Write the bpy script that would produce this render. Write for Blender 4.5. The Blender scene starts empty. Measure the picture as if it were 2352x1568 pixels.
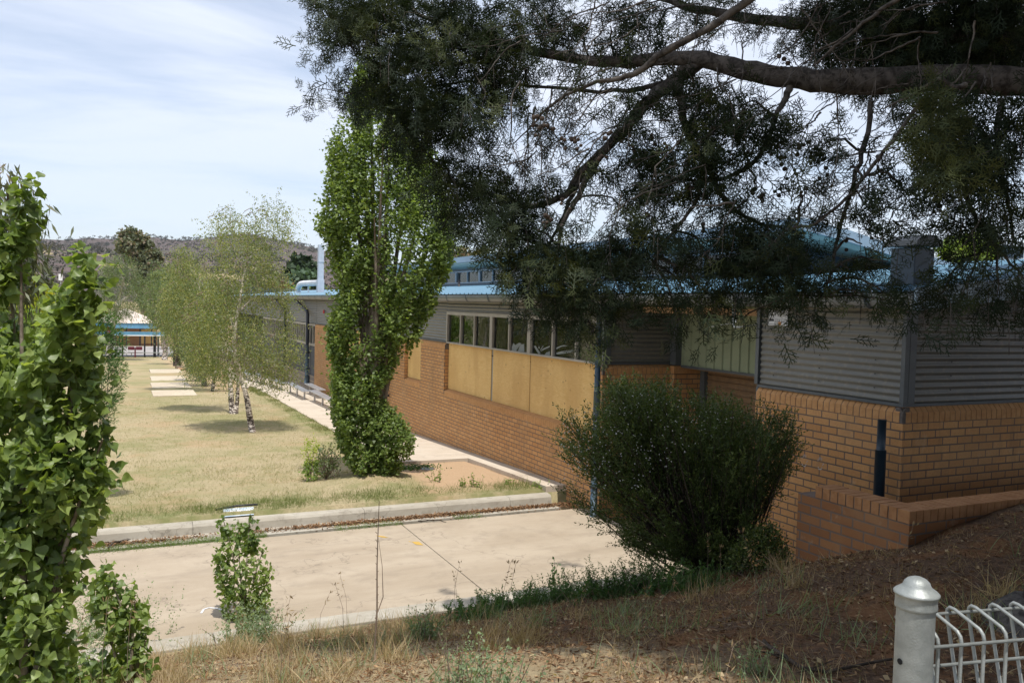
import bpy, math, random
import numpy as np
from mathutils import Vector, Matrix, noise as mnoise

random.seed(7)
C = bpy.data.collections.new('place'); bpy.context.scene.collection.children.link(C)
R = math.radians
PI = math.pi

# ------------------------------------------------------------------ camera frame (world X along the front, Y along the long wall)
F, CX, CY, HC = 1898.7, 1176.0, 784.0, 3.4
def _n(a):
    a = np.array(a, float); return a / np.linalg.norm(a)
def _d(px, py): return np.array([(px - CX) / F, -(py - CY) / F, -1.0])
U = _n(_d(275.6, 680.5)); UP = _n(np.cross(np.array([1, -.0265, 0]), U))
if UP[1] < 0: UP = -UP
V = np.cross(U, UP)
def ray(px, py):
    c = _d(px, py); return np.array([V @ c, U @ c, UP @ c])
CAM = np.array([0, 0, HC])
def atX(px, py, X): r = ray(px, py); return CAM + r * (X / r[0])
def atY(px, py, Y): r = ray(px, py); return CAM + r * (Y / r[1])
def atZ(px, py, Z): r = ray(px, py); return CAM + r * ((Z - HC) / r[2])
def at(px, py, D): return CAM + ray(px, py) * D
SX, SY = np.array([V[0], U[0], UP[0]]), np.array([V[1], U[1], UP[1]])   # sideways and up of the view, used to lay out crowns
FW = np.array([-V[2], -U[2], -UP[2]])

# ------------------------------------------------------------------ tagging
def tag(o, label=None, cat=None, group=None, kind=None):
    if label: o['label'] = label
    if cat: o['category'] = cat
    if group: o['group'] = group
    if kind: o['kind'] = kind
    return o
def empty(name, loc, label, cat, group=None):
    o = bpy.data.objects.new(name, None); C.objects.link(o); o.location = loc; o.empty_display_size = .2
    return tag(o, label, cat, group)
def put(o, parent):
    if parent is not None:
        o.parent = parent
        o.matrix_parent_inverse = Matrix.Translation(-Vector(parent_loc(parent)))
def parent_loc(p):
    l = Vector(p.location)
    return l
def np_obj(name, v, f, mats, parent=None, var=None, mi=None, smooth=False):
    """mesh from arrays: v (n,3), f list of arrays all tri or quad"""
    me = bpy.data.meshes.new(name)
    v = np.asarray(v, np.float32)
    if not isinstance(f, list): f = [f]
    f = [np.asarray(a, np.int32) for a in f if len(a)]
    nl = sum(a.size for a in f); nf = sum(len(a) for a in f)
    me.vertices.add(len(v)); me.vertices.foreach_set('co', v.ravel())
    me.loops.add(nl); me.polygons.add(nf)
    me.loops.foreach_set('vertex_index', np.concatenate([a.ravel() for a in f]))
    cnt = np.concatenate([np.full(len(a), a.shape[1], np.int32) for a in f])
    st = np.concatenate([[0], np.cumsum(cnt)[:-1]]).astype(np.int32)
    me.polygons.foreach_set('loop_start', st)
    if mi is not None: me.polygons.foreach_set('material_index', np.asarray(mi, np.int32))
    if smooth: me.polygons.foreach_set('use_smooth', np.ones(nf, bool))
    me.update(calc_edges=True)
    if var is not None:
        at_ = me.attributes.new('var', 'FLOAT', 'FACE'); at_.data.foreach_set('value', np.asarray(var, np.float32))
    for m in (mats if isinstance(mats, (list, tuple)) else [mats]): me.materials.append(m)
    o = bpy.data.objects.new(name, me); C.objects.link(o)
    put(o, parent)
    return o

class MB:
    def __init__(s): s.v = []; s.f = []; s.m = []; s.sm = []
    def face(s, pts, m=0, sm=False):
        b = len(s.v); s.v += [tuple(p) for p in pts]; s.f.append(tuple(range(b, b + len(pts)))); s.m.append(m); s.sm.append(sm)
    def box(s, x0, x1, y0, y1, z0, z1, m=0):
        b = len(s.v)
        s.v += [(x, y, z) for z in (z0, z1) for y in (y0, y1) for x in (x0, x1)]
        for q in ((0, 2, 3, 1), (4, 5, 7, 6), (0, 1, 5, 4), (2, 6, 7, 3), (0, 4, 6, 2), (1, 3, 7, 5)):
            s.f.append(tuple(b + i for i in q)); s.m.append(m); s.sm.append(False)
        return s
    def prism(s, prof, frame, a0, a1, m=0, sm=False):
        """prof: list of (p,q); frame(p,q,a)->xyz; extruded a0..a1"""
        b = len(s.v); n = len(prof)
        s.v += [tuple(frame(p, q, a)) for a in (a0, a1) for p, q in prof]
        for i in range(n):
            j = (i + 1) % n
            s.f.append((b + i, b + j, b + n + j, b + n + i)); s.m.append(m); s.sm.append(sm)
        s.f.append(tuple(b + i for i in range(n))[::-1]); s.m.append(m); s.sm.append(False)
        s.f.append(tuple(b + n + i for i in range(n))); s.m.append(m); s.sm.append(False)
        return s
    def tube(s, pts, rad, k=8, m=0, cap=True):
        pts = [np.array(p, float) for p in pts]
        if not hasattr(rad, '__len__'): rad = [rad] * len(pts)
        b = len(s.v); ref = None
        for i, p in enumerate(pts):
            t = pts[min(i + 1, len(pts) - 1)] - pts[max(i - 1, 0)]; t = t / (np.linalg.norm(t) + 1e-9)
            if ref is None: ref = np.array([0, 0, 1.]) if abs(t[2]) < .9 else np.array([1., 0, 0])
            a = np.cross(t, ref); a /= np.linalg.norm(a) + 1e-9; c = np.cross(a, t); ref = c
            for j in range(k):
                w = 2 * PI * j / k
                s.v.append(tuple(p + rad[i] * (math.cos(w) * a + math.sin(w) * c)))
        for i in range(len(pts) - 1):
            for j in range(k):
                q = (j + 1) % k
                s.f.append((b + i * k + j, b + i * k + q, b + (i + 1) * k + q, b + (i + 1) * k + j)); s.m.append(m); s.sm.append(True)
        if cap:
            s.f.append(tuple(b + j for j in range(k))); s.m.append(m); s.sm.append(False)
            e = b + (len(pts) - 1) * k
            s.f.append(tuple(e + j for j in range(k))[::-1]); s.m.append(m); s.sm.append(False)
        return s
    def lathe(s, prof, c, k=24, m=0):
        b = len(s.v)
        for r, z in prof:
            for j in range(k):
                w = 2 * PI * j / k; s.v.append((c[0] + r * math.cos(w), c[1] + r * math.sin(w), c[2] + z))
        for i in range(len(prof) - 1):
            for j in range(k):
                q = (j + 1) % k
                s.f.append((b + i * k + j, b + i * k + q, b + (i + 1) * k + q, b + (i + 1) * k + j)); s.m.append(m); s.sm.append(True)
        return s
    def build(s, name, mats, parent=None, bevel=0):
        me = bpy.data.meshes.new(name); me.from_pydata(s.v, [], s.f)
        me.polygons.foreach_set('material_index', s.m); me.polygons.foreach_set('use_smooth', s.sm)
        for m in (mats if isinstance(mats, (list, tuple)) else [mats]): me.materials.append(m)
        me.update()
        o = bpy.data.objects.new(name, me); C.objects.link(o); put(o, parent)
        if bevel:
            md = o.modifiers.new('bevel', 'BEVEL'); md.width = bevel; md.segments = 2; md.limit_method = 'ANGLE'
        return o

# ------------------------------------------------------------------ materials
class NT:
    def __init__(s, name):
        s.mat = bpy.data.materials.new(name); s.mat.use_nodes = True; s.t = s.mat.node_tree; s.t.nodes.clear()
        s.out = s.t.nodes.new('ShaderNodeOutputMaterial')
    def n(s, typ, **kw):
        nd = s.t.nodes.new('ShaderNode' + typ)
        for k, v in kw.items():
            if k.startswith('_'): setattr(nd, k[1:], v)
            else:
                key = int(k[1:]) if k[0] == 'i' and k[1:].isdigit() else k.replace('__', ' ')
                s.set(nd.inputs[key], v)
        return nd
    def set(s, sock, v):
        if hasattr(v, 'bl_idname') and v.bl_idname.startswith('ShaderNode'): v = v.outputs[0]
        if isinstance(v, bpy.types.NodeSocket): s.t.links.new(v, sock)
        elif isinstance(v, (tuple, list)) and len(v) == 3 and sock.type == 'RGBA': sock.default_value = (*v, 1)
        else: sock.default_value = v
    def math(s, op, a, b=None, c=None, clamp=False):
        nd = s.t.nodes.new('ShaderNodeMath'); nd.operation = op; nd.use_clamp = clamp; s.set(nd.inputs[0], a)
        if b is not None: s.set(nd.inputs[1], b)
        if c is not None: s.set(nd.inputs[2], c)
        return nd.outputs[0]
    def mix(s, fac, a, b, mode='MIX'):
        nd = s.t.nodes.new('ShaderNodeMix'); nd.data_type = 'RGBA'; nd.blend_type = mode
        s.set(nd.inputs[0], fac); s.set(nd.inputs[6], a); s.set(nd.inputs[7], b); return nd.outputs[2]
    def ramp(s, fac, lo, hi):
        nd = s.t.nodes.new('ShaderNodeMapRange'); nd.interpolation_type = 'SMOOTHSTEP'; s.set(nd.inputs[0], fac)
        nd.inputs[1].default_value = lo; nd.inputs[2].default_value = hi; return nd.outputs[0]
    def noise(s, vec, scale, detail=4, rough=.55, dist=0):
        nd = s.n('TexNoise', Scale=scale, Detail=detail, Roughness=rough, Distortion=dist)
        if vec is not None: s.set(nd.inputs['Vector'], vec)
        return nd.outputs[0]
    def pos(s): return s.n('NewGeometry').outputs['Position']
    def mapv(s, vec, scale=(1, 1, 1), rot=(0, 0, 0), loc=(0, 0, 0)):
        nd = s.n('Mapping'); s.set(nd.inputs[0], vec); nd.inputs['Scale'].default_value = scale
        nd.inputs['Rotation'].default_value = rot; nd.inputs['Location'].default_value = loc; return nd.outputs[0]
    def bump(s, h, strength=.3, dist=.01):
        return s.n('Bump', Height=h, Strength=strength, Distance=dist).outputs[0]
    def done(s, color, rough=.8, bump=None, metal=0, spec=.3, transl=0, emit=None, tcol=None, coat=0):
        b = s.n('BsdfPrincipled'); s.set(b.inputs['Base Color'], color); s.set(b.inputs['Roughness'], rough)
        b.inputs['Metallic'].default_value = metal; b.inputs['Specular IOR Level'].default_value = spec
        if coat: b.inputs['Coat Weight'].default_value = coat; b.inputs['Coat Roughness'].default_value = .15
        if bump is not None: s.set(b.inputs['Normal'], bump)
        o = b.outputs[0]
        if transl:
            t = s.n('BsdfTranslucent'); s.set(t.inputs[0], tcol if tcol is not None else color)
            mx = s.n('MixShader'); mx.inputs[0].default_value = transl
            s.t.links.new(o, mx.inputs[1]); s.t.links.new(t.outputs[0], mx.inputs[2]); o = mx.outputs[0]
        s.t.links.new(o, s.out.inputs[0])
        return s.mat

def m_plain(name, c1, c2=None, scale=6, rough=.6, metal=0, bs=.15, bd=.004, spec=.4, big=.6, bigamt=.25, coat=0):
    """two-tone weathered surface"""
    s = NT(name); p = s.pos(); c2 = c2 or tuple(x * .8 for x in c1)
    a = s.noise(p, scale, 6, .65); c = s.mix(s.ramp(a, .35, .65), c1, c2)
    b = s.noise(p, big, 3); c = s.mix(s.math('MULTIPLY', s.ramp(b, .4, .65), bigamt), c, tuple(x * .55 for x in c1))
    return s.done(c, rough, s.bump(s.noise(p, scale * 8, 3), bs, bd), metal, spec, coat=coat)

def m_brick(name, zoff, c1=(.64, .355, .15), c2=(.54, .275, .108), mortar=(.15, .125, .11), bw=.24, rh=.086, aoff=0.0, ms=.009):
    s = NT(name); p = s.pos(); sp = s.n('SeparateXYZ', Vector=p)
    a = s.math('ADD', sp.outputs[0], sp.outputs[1]); a = s.math('ADD', a, aoff); z = s.math('ADD', sp.outputs[2], -zoff + 20 * rh)
    cv = s.n('CombineXYZ', X=a, Y=z)
    br = s.n('TexBrick', Vector=cv, Scale=1.0); br.inputs['Mortar Size'].default_value = ms; br.inputs['Mortar Smooth'].default_value = .25
    br.inputs['Brick Width'].default_value = bw; br.inputs['Row Height'].default_value = rh; br.inputs['Bias'].default_value = 0.0
    s.set(br.inputs['Color1'], c1); s.set(br.inputs['Color2'], c2); s.set(br.inputs['Mortar'], mortar)
    n1 = s.noise(p, 45, 4, .7); n2 = s.noise(p, 1.3, 4, .6); n3 = s.noise(p, 300, 2)
    c = s.mix(s.math('MULTIPLY', s.ramp(n1, .3, .75), .28), br.outputs[0], (.26, .12, .05))
    c = s.mix(s.math('MULTIPLY', s.ramp(n2, .45, .75), .3), c, (.55, .33, .16))
    st = s.noise(s.mapv(p, (3.5, 3.5, .5)), 2.2, 5, .65); c = s.mix(s.math('MULTIPLY', s.ramp(st, .52, .72), .28), c, (.20, .13, .085)); c = s.mix(s.math('MULTIPLY', s.ramp(s.noise(p, 3.1, 5, .7), .58, .7), .22), c, (.62, .48, .33))
    low = s.math('MULTIPLY', s.ramp(n2, .5, .62), .12); c = s.mix(low, c, (.12, .09, .07))
    h = s.math('ADD', s.math('MULTIPLY', br.outputs[1], -1.0), s.math('MULTIPLY', n3, .18))
    return s.done(c, .85, s.bump(h, .7, .006), spec=.2)

def m_leaf(name, cs, transl=.35, rough=.42, spec=.45, attr=True, tmul=1.5):
    s = NT(name)
    v = s.n('Attribute', _attribute_name='var').outputs['Fac']
    cr = s.n('ValToRGB', Fac=v); e = cr.color_ramp.elements
    for i, (pos, c) in enumerate(cs):
        if i < 2: e[i].position = pos; e[i].color = (*c, 1)
        else:
            q = cr.color_ramp.elements.new(pos); q.color = (*c, 1)
    c = cr.outputs[0]
    n = s.noise(s.pos(), 1.1, 2); c = s.mix(s.math('MULTIPLY', s.ramp(n, .35, .7), .25), c, cs[0][1])
    g = s.mix(1.0, c, (1.25 * tmul, 1.25 * tmul, .45 * tmul), 'MULTIPLY')
    return s.done(c, rough, None, spec=spec, transl=transl, tcol=g)

def m_bark(name, c1, c2, sc=18, stretch=(1, 1, .25), bs=.8):
    s = NT(name); p = s.mapv(s.pos(), stretch); a = s.noise(p, sc, 6, .7, .4)
    c = s.mix(s.ramp(a, .4, .62), c1, c2)
    return s.done(c, .9, s.bump(a, bs, .02), spec=.15)

def m_birch():
    s = NT('birch bark'); p = s.pos(); a = s.noise(s.mapv(p, (1, 1, 3.0)), 7, 5, .7, .6)
    z = s.n('SeparateXYZ', Vector=p).outputs[2]
    lo = s.math('SUBTRACT', a, s.math('MULTIPLY', s.ramp(z, .2, 1.6), .13))
    c = s.mix(s.ramp(lo, .44, .5), (.62, .55, .48), (.055, .042, .035))
    c = s.mix(s.math('MULTIPLY', s.ramp(s.noise(p, 3, 3), .5, .7), .4), c, (.3, .22, .17))
    return s.done(c, .8, s.bump(a, .4, .01), spec=.2)

# ground: lawn, dirt, mulch bank by place
def m_ground():
    s = NT('ground'); p = s.pos(); sp = s.n('SeparateXYZ', Vector=p); X, Y, Z = sp.outputs[0], sp.outputs[1], sp.outputs[2]
    big = s.noise(p, .22, 5, .6); mid = s.noise(p, 1.6, 5, .65); fine = s.noise(p, 28, 5, .75); vf = s.noise(s.mapv(p, (1, .6, 1)), 110, 4, .7)
    Xn = s.math('ADD', X, s.math('MULTIPLY', s.math('SUBTRACT', mid, .5), 2.2)); Yn = s.math('ADD', Y, s.math('MULTIPLY', s.math('SUBTRACT', mid, .5), 1.6))
    straw = s.mix(s.ramp(fine, .3, .7), (.45, .37, .23), (.305, .25, .15))
    green = s.mix(s.ramp(fine, .3, .7), (.17, .185, .07), (.25, .24, .105))
    g = s.ramp(s.math('ADD', s.math('MULTIPLY', big, .6), s.math('MULTIPLY', mid, .4)), .42, .60)
    lawn = s.mix(s.math('MULTIPLY', g, .7), straw, green); lawn = s.mix(s.math('MULTIPLY', s.ramp(s.noise(p, .55, 4, .6), .5, .68), .4), lawn, (.42, .27, .16))
    lawn = s.mix(s.math('MULTIPLY', s.ramp(vf, .55, .8), .5), lawn, (.48, .39, .24))
    # greener, weedier strip by the kerb and at the path edge
    kb = s.math('MULTIPLY', s.ramp(s.math('MULTIPLY', Yn, -1), -15.2, -13.6), s.ramp(mid, .38, .6)); lawn = s.mix(s.math('MULTIPLY', kb, .55), lawn, (.13, .16, .05))
    pe = s.math('MULTIPLY', s.ramp(X, 4.3, 5.3), s.ramp(Yn, 17.5, 20)); lawn = s.mix(s.math('MULTIPLY', s.math('MULTIPLY', pe, s.ramp(mid, .35, .6)), .6), lawn, (.15, .19, .06))
    dirt = s.mix(s.ramp(fine, .3, .7), (.49, .345, .22), (.41, .28, .17))
    d1 = s.math('MULTIPLY', s.ramp(Xn, 4.6, 5.4), s.ramp(s.math('MULTIPLY', Yn, -1), -19, -17.6))
    d1 = s.math('MULTIPLY', d1, s.ramp(Yn, 13.2, 14.0))
    d2 = s.math('MULTIPLY', s.ramp(Xn, 2.9, 4.4), s.ramp(Yn, 35.0, 38))
    d2 = s.math('MULTIPLY', d2, s.ramp(big, .3, .5))
    dm = s.math('MAXIMUM', d1, s.math('MULTIPLY', d2, .8))
    dp = s.math('MULTIPLY', s.ramp(mid, .62, .7), .5); dm = s.math('MAXIMUM', dm, dp)
    c = s.mix(dm, lawn, dirt)
    # the bank below the fence: needle litter, bare red soil, dead grass
    lit = s.mix(s.ramp(fine, .35, .65), (.16, .10, .062), (.06, .038, .026)); lit = s.mix(s.math('MULTIPLY', s.ramp(vf, .5, .75), .5), lit, (.30, .21, .14))
    soil = s.mix(s.ramp(fine, .3, .7), (.24, .12, .055), (.16, .08, .036))
    lit = s.mix(s.math('MULTIPLY', s.ramp(mid, .50, .62), .8), lit, soil)
    strw = s.math('MULTIPLY', s.ramp(s.math('MULTIPLY', Xn, -1), -3.2, -1.8), .75); lit = s.mix(strw, lit, straw)
    bk = s.ramp(s.math('MULTIPLY', Y, -1), -9.4, -9.0)
    c = s.mix(bk, c, lit)
    return s.done(c, .95, s.bump(s.math('ADD', fine, s.math('MULTIPLY', vf, .5)), .6, .03), spec=.1)

def m_conc(name, c1, c2, stain, sc=1.0):
    s = NT(name); p = s.pos(); f = s.noise(p, 60, 5, .75); a = s.noise(s.mapv(p, (.5, 1, 1)), .9 * sc, 6, .65, .4); b = s.noise(p, 4 * sc, 5, .6)
    vo = s.n('TexVoronoi', Vector=p, Scale=55.0)
    c = s.mix(s.ramp(a, .35, .65), c1, c2); c = s.mix(s.math('MULTIPLY', s.ramp(b, .5, .75), .45), c, stain)
    c = s.mix(s.math('MULTIPLY', s.ramp(f, .5, .8), .35), c, tuple(x * 1.25 for x in c1))
    c = s.mix(s.math('MULTIPLY', s.ramp(s.math('MULTIPLY', vo.outputs[0], -1), -.16, -.05), .35), c, (.12, .1, .08))
    sl = s.noise(s.mapv(p, (.35, 2.2, 1)), 1.6, 6, .7, .3); c = s.mix(s.math('MULTIPLY', s.ramp(sl, .5, .68), .30), c, stain)
    cr = s.n('TexVoronoi', _feature='DISTANCE_TO_EDGE', Vector=s.n('VectorMath', _operation='ADD', i0=p, i1=s.n('TexNoise', Vector=p, Scale=2.5, Detail=5.0).outputs[1]).outputs[0], Scale=.38)
    c = s.mix(s.math('MULTIPLY', s.ramp(s.math('MULTIPLY', cr.outputs[0], -1), -.006, -.001), .35), c, (.12, .10, .08))
    sp_ = s.noise(p, 160, 3, .8); c = s.mix(s.math('MULTIPLY', s.ramp(sp_, .58, .75), .5), c, (.62, .56, .46))
    return s.done(c, .9, s.bump(f, .35, .006), spec=.2)

def m_ply():
    s = NT('plywood'); p = s.pos(); w = s.noise(s.mapv(p, (1, .8, 5)), 1.8, 3, .5, 1.6)
    r = s.math('FRACT', s.math('MULTIPLY', w, 9)); r = s.math('ABSOLUTE', s.math('SUBTRACT', r, .5))
    c = s.mix(s.ramp(r, .0, .5), (.68, .43, .155), (.76, .52, .225))
    vo = s.n('TexVoronoi', Vector=s.mapv(p, (1, 1.0, 1.5)), Scale=3.6); k = s.ramp(s.math('MULTIPLY', vo.outputs[0], -1), -.12, -.05)
    c = s.mix(s.math('MULTIPLY', k, .7), c, (.26, .13, .05))
    c = s.mix(s.math('MULTIPLY', s.ramp(s.noise(s.mapv(p, (1, 1.6, .7)), 1.1, 5), .4, .65), .55), c, (.56, .33, .12))
    return s.done(c, .75, s.bump(s.noise(p, 80, 3), .1, .002), spec=.25)

MAT = {}
MAT['ground'] = m_ground()
MAT['drive'] = m_conc('driveway concrete', (.42, .35, .265), (.345, .28, .205), (.255, .21, .16))
MAT['pathc'] = m_conc('path concrete', (.56, .49, .40), (.49, .415, .33), (.40, .33, .25))
MAT['kerb'] = m_conc('kerb concrete', (.43, .395, .33), (.35, .315, .255), (.17, .15, .12), 2.5)
MAT['slab'] = m_conc('slab concrete', (.54, .47, .36), (.48, .40, .30), (.32, .27, .2), 2)
MAT['court'] = m_plain('court paving', (.36, .33, .31), (.31, .28, .265), 3, .9)
MAT['brick'] = m_brick('brick wall', 2.285, aoff=.05)
MAT['brick_low'] = m_brick('low wall brick', 1.742, (.33, .155, .065), (.25, .11, .047), aoff=.1)  # darker than the other walls, cypress shade put into the colour
MAT['brick_far'] = m_brick('far brick', 0, (.5, .26, .13), (.42, .2, .09))
MAT['brickunit'] = m_plain('brick unit', (.60, .325, .135), (.50, .25, .097), 14, .85, bs=.4)
MAT['brickunit2'] = m_plain('coping brick', (.42, .21, .09), (.32, .145, .055), 9, .85, bs=.5)
MAT['mortar'] = m_plain('mortar', (.17, .145, .125), (.12, .10, .09), 20, .95)
def m_block():
    s = NT('block wall'); p = s.pos(); sp = s.n('SeparateXYZ', Vector=p); cv = s.n('CombineXYZ', X=s.math('ADD', sp.outputs[0], sp.outputs[1]), Y=s.math('ADD', sp.outputs[2], 4.0))
    br = s.n('TexBrick', Vector=cv, Scale=1.0); br.inputs['Mortar Size'].default_value = .012; br.inputs['Brick Width'].default_value = .8; br.inputs['Row Height'].default_value = .2; br.offset = 0.0
    s.set(br.inputs['Color1'], (.22, .19, .165)); s.set(br.inputs['Color2'], (.19, .165, .145)); s.set(br.inputs['Mortar'], (.42, .36, .28))
    return s.done(br.outputs[0], .9, s.bump(s.noise(p, 60, 3), .3, .004), spec=.2)
MAT['block'] = m_block()
def m_corr():
    s = NT('corrugated cladding'); p = s.pos()
    c = s.mix(s.ramp(s.noise(s.mapv(p, (1, .4, 1)), 1.2, 5, .6), .35, .7), (.165, .16, .138), (.135, .132, .117))
    c = s.mix(s.math('MULTIPLY', s.ramp(s.noise(p, 14, 4), .5, .75), .3), c, (.34, .28, .2))
    return s.done(c, .45, None, spec=.5)
MAT['corr'] = m_corr()
MAT['trim'] = m_plain('grey trim paint', (.115, .125, .13), (.09, .10, .105), 5, .5)
MAT['darkclad'] = m_plain('dark ribbed cladding', (.13, .135, .145), (.11, .115, .125), 3, .5)
MAT['alum'] = m_plain('painted aluminium', (.42, .38, .32), (.36, .33, .28), 3, .45)
MAT['alumc'] = m_plain('bare aluminium', (.62, .63, .66), (.52, .53, .56), 9, .35, metal=.6)
MAT['roof'] = m_plain('blue roof steel', (.135, .27, .375), (.115, .24, .34), .8, .45, spec=.5, bigamt=.12)
MAT['blue'] = m_plain('dark blue fascia', (.055, .10, .15), (.045, .085, .13), 3, .45)
MAT['pale'] = m_plain('pale soffit', (.42, .52, .50), (.38, .48, .46), 3, .5)
MAT['bluetrim'] = m_plain('pale blue trim', (.30, .40, .50), (.27, .37, .47), 3, .45)
MAT['pipe'] = m_plain('dark blue pipe', (.032, .058, .085), (.024, .045, .07), 7, .4)
MAT['pipe2'] = m_plain('faded blue pipe', (.07, .11, .145), (.05, .085, .12), 9, .5)
MAT['pipeblack'] = m_plain('black pipe', (.02, .02, .024), None, 7, .45)
MAT['gutter'] = m_plain('grey gutter steel', (.17, .19, .20), (.13, .145, .155), 3, .3, spec=.6)
MAT['green'] = m_plain('green ribbed panel', (.30, .34, .22), (.26, .30, .195), 2.5, .5)
MAT['brown'] = m_plain('brown shutter', (.27, .17, .09), (.20, .125, .07), 6, .55)
MAT['ply'] = m_ply()
MAT['white'] = m_plain('white paint', (.78, .79, .80), (.70, .71, .73), 4, .4)
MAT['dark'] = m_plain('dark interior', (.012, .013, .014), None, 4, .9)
MAT['blind'] = m_plain('roller blind', (.50, .56, .46), (.44, .50, .41), 2, .8)
MAT['mural'] = m_plain('pale cut-out', (.26, .28, .27), (.20, .22, .21), 12, .7)
MAT['galv'] = m_plain('galvanised steel', (.33, .35, .34), (.26, .28, .27), 40, .42, metal=.25, bs=.5, bd=.0015, big=9, bigamt=.22)
MAT['stack'] = m_plain('pale stack steel', (.50, .55, .62), (.44, .49, .56), 5, .4)
MAT['timber'] = m_plain('pine timber', (.58, .38, .24), (.48, .3, .18), 8, .8)
MAT['red'] = m_plain('red paint', (.55, .03, .03), None, 5, .5)
MAT['maroon'] = m_plain('maroon plastic', (.12, .015, .03), None, 5, .5)
MAT['farroof'] = m_plain('beige roof steel', (.62, .52, .45), (.56, .47, .40), 1, .6)
MAT['tile'] = m_plain('blue fascia paint', (.13, .32, .48), None, 2, .5)
MAT['yellow'] = m_plain('yellow paint', (.62, .38, .05), (.45, .30, .1), 25, .8)
MAT['poster'] = m_plain('faded poster', (.36, .46, .56), (.62, .65, .67), 6, .6)
MAT['whiteprint'] = m_plain('white hand paint', (.55, .53, .52), (.40, .32, .26), 60, .9)
MAT['ink'] = m_plain('sign ink', (.09, .09, .10), None, 30, .8)
MAT['orange'] = m_plain('orange stain', (.6, .3, .12), None, 30, .8)
def m_glass():
    s = NT('window glass'); g = s.n('BsdfGlossy', Roughness=.02); s.set(g.inputs[0], (.9, .95, 1)); t = s.n('BsdfTransparent'); s.set(t.inputs[0], (.82, .88, .85))
    fr = s.n('Fresnel', IOR=1.5); mx = s.n('MixShader'); s.t.links.new(s.math('ADD', fr.outputs[0], .02), mx.inputs[0])
    s.t.links.new(t.outputs[0], mx.inputs[1]); s.t.links.new(g.outputs[0], mx.inputs[2]); s.t.links.new(mx.outputs[0], s.out.inputs[0]); return s.mat
MAT['glass'] = m_glass()
MAT['poplar'] = m_leaf('poplar leaf', [(0, (.07, .115, .03)), (1, (.32, .40, .14)), (.5, (.15, .215, .055)), (.85, (.26, .33, .10))], .40, .42, .42)
MAT['poplarfar'] = m_leaf('poplar crown leaf', [(0, (.065, .105, .025)), (1, (.32, .38, .16)), (.5, (.14, .20, .05)), (.85, (.22, .29, .085))], .4, .45, .35)
MAT['birch'] = m_leaf('birch leaf', [(0, (.095, .135, .055)), (1, (.42, .40, .20)), (.5, (.19, .225, .095)), (.85, (.32, .31, .14))], .4, .5)
MAT['birchg'] = m_leaf('birch leaf green', [(0, (.065, .105, .05)), (1, (.25, .28, .16)), (.5, (.125, .17, .085))], .4, .5)
MAT['gum'] = m_leaf('gum leaf', [(0, (.07, .09, .045)), (1, (.20, .20, .12)), (.6, (.12, .135, .07)), (.9, (.22, .15, .10))], .2, .5)
MAT['lime'] = m_leaf('yellow green leaf', [(0, (.13, .19, .015)), (1, (.42, .36, .03)), (.5, (.25, .29, .02))], .4, .5)
MAT['dkpine'] = m_leaf('pine needles', [(0, (.012, .03, .012)), (1, (.04, .07, .025))], .1, .6)
MAT['blpine'] = m_leaf('bluish needles', [(0, (.04, .075, .04)), (1, (.10, .16, .09))], .2, .6)
MAT['cyp'] = m_leaf('cypress foliage', [(0, (.011, .02, .010)), (1, (.045, .06, .022)), (.6, (.020, .032, .015)), (.93, (.08, .095, .035))], .14, .65, .2)
MAT['bushleaf'] = m_leaf('bush leaf', [(0, (.026, .045, .01)), (1, (.18, .22, .055)), (.6, (.07, .105, .022))], .2, .5, .4)
MAT['juniper'] = m_leaf('juniper leaf', [(0, (.03, .075, .018)), (1, (.10, .19, .045)), (.5, (.06, .13, .03))], .25, .55)
MAT['greygreen'] = m_leaf('grey green sprigs', [(0, (.12, .17, .09)), (1, (.26, .33, .19))], .3, .7)
MAT['weed'] = m_leaf('weed leaf', [(0, (.09, .15, .03)), (1, (.27, .36, .08))], .35, .5)
MAT['wattle'] = m_leaf('bright shoots', [(0, (.18, .26, .02)), (1, (.42, .48, .06))], .4, .5)
MAT['petal'] = m_plain('white petals', (.62, .62, .58), None, 60, .8)
MAT['dry'] = m_leaf('dry grass blade', [(0, (.17, .115, .07)), (1, (.58, .46, .29)), (.5, (.34, .25, .15))], .3, .8, .15, tmul=.9)
MAT['lawnblade'] = m_leaf('lawn blade', [(0, (.14, .19, .055)), (1, (.54, .44, .27)), (.5, (.27, .26, .115)), (.7, (.42, .35, .20))], .3, .8, .15, tmul=.9)
MAT['litter'] = m_leaf('leaf litter', [(0, (.07, .035, .018)), (1, (.40, .26, .145)), (.5, (.17, .088, .045))], .05, .9, .1)
MAT['cypbark'] = m_bark('cypress bark', (.125, .112, .102), (.042, .037, .034), 16, (1, 1, 1))
MAT['bark'] = m_bark('grey bark', (.26, .22, .17), (.13, .10, .075), 20)
MAT['darkbark'] = m_bark('dark bark', (.09, .07, .055), (.035, .028, .022), 14)
MAT['birchbark'] = m_birch()
MAT['twig'] = m_plain('dry twig', (.24, .18, .13), (.15, .11, .08), 20, .9)
MAT['cone'] = m_plain('cypress cone', (.085, .06, .045), (.05, .036, .028), 60, .85, bs=.8)
MAT['hill'] = None

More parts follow.
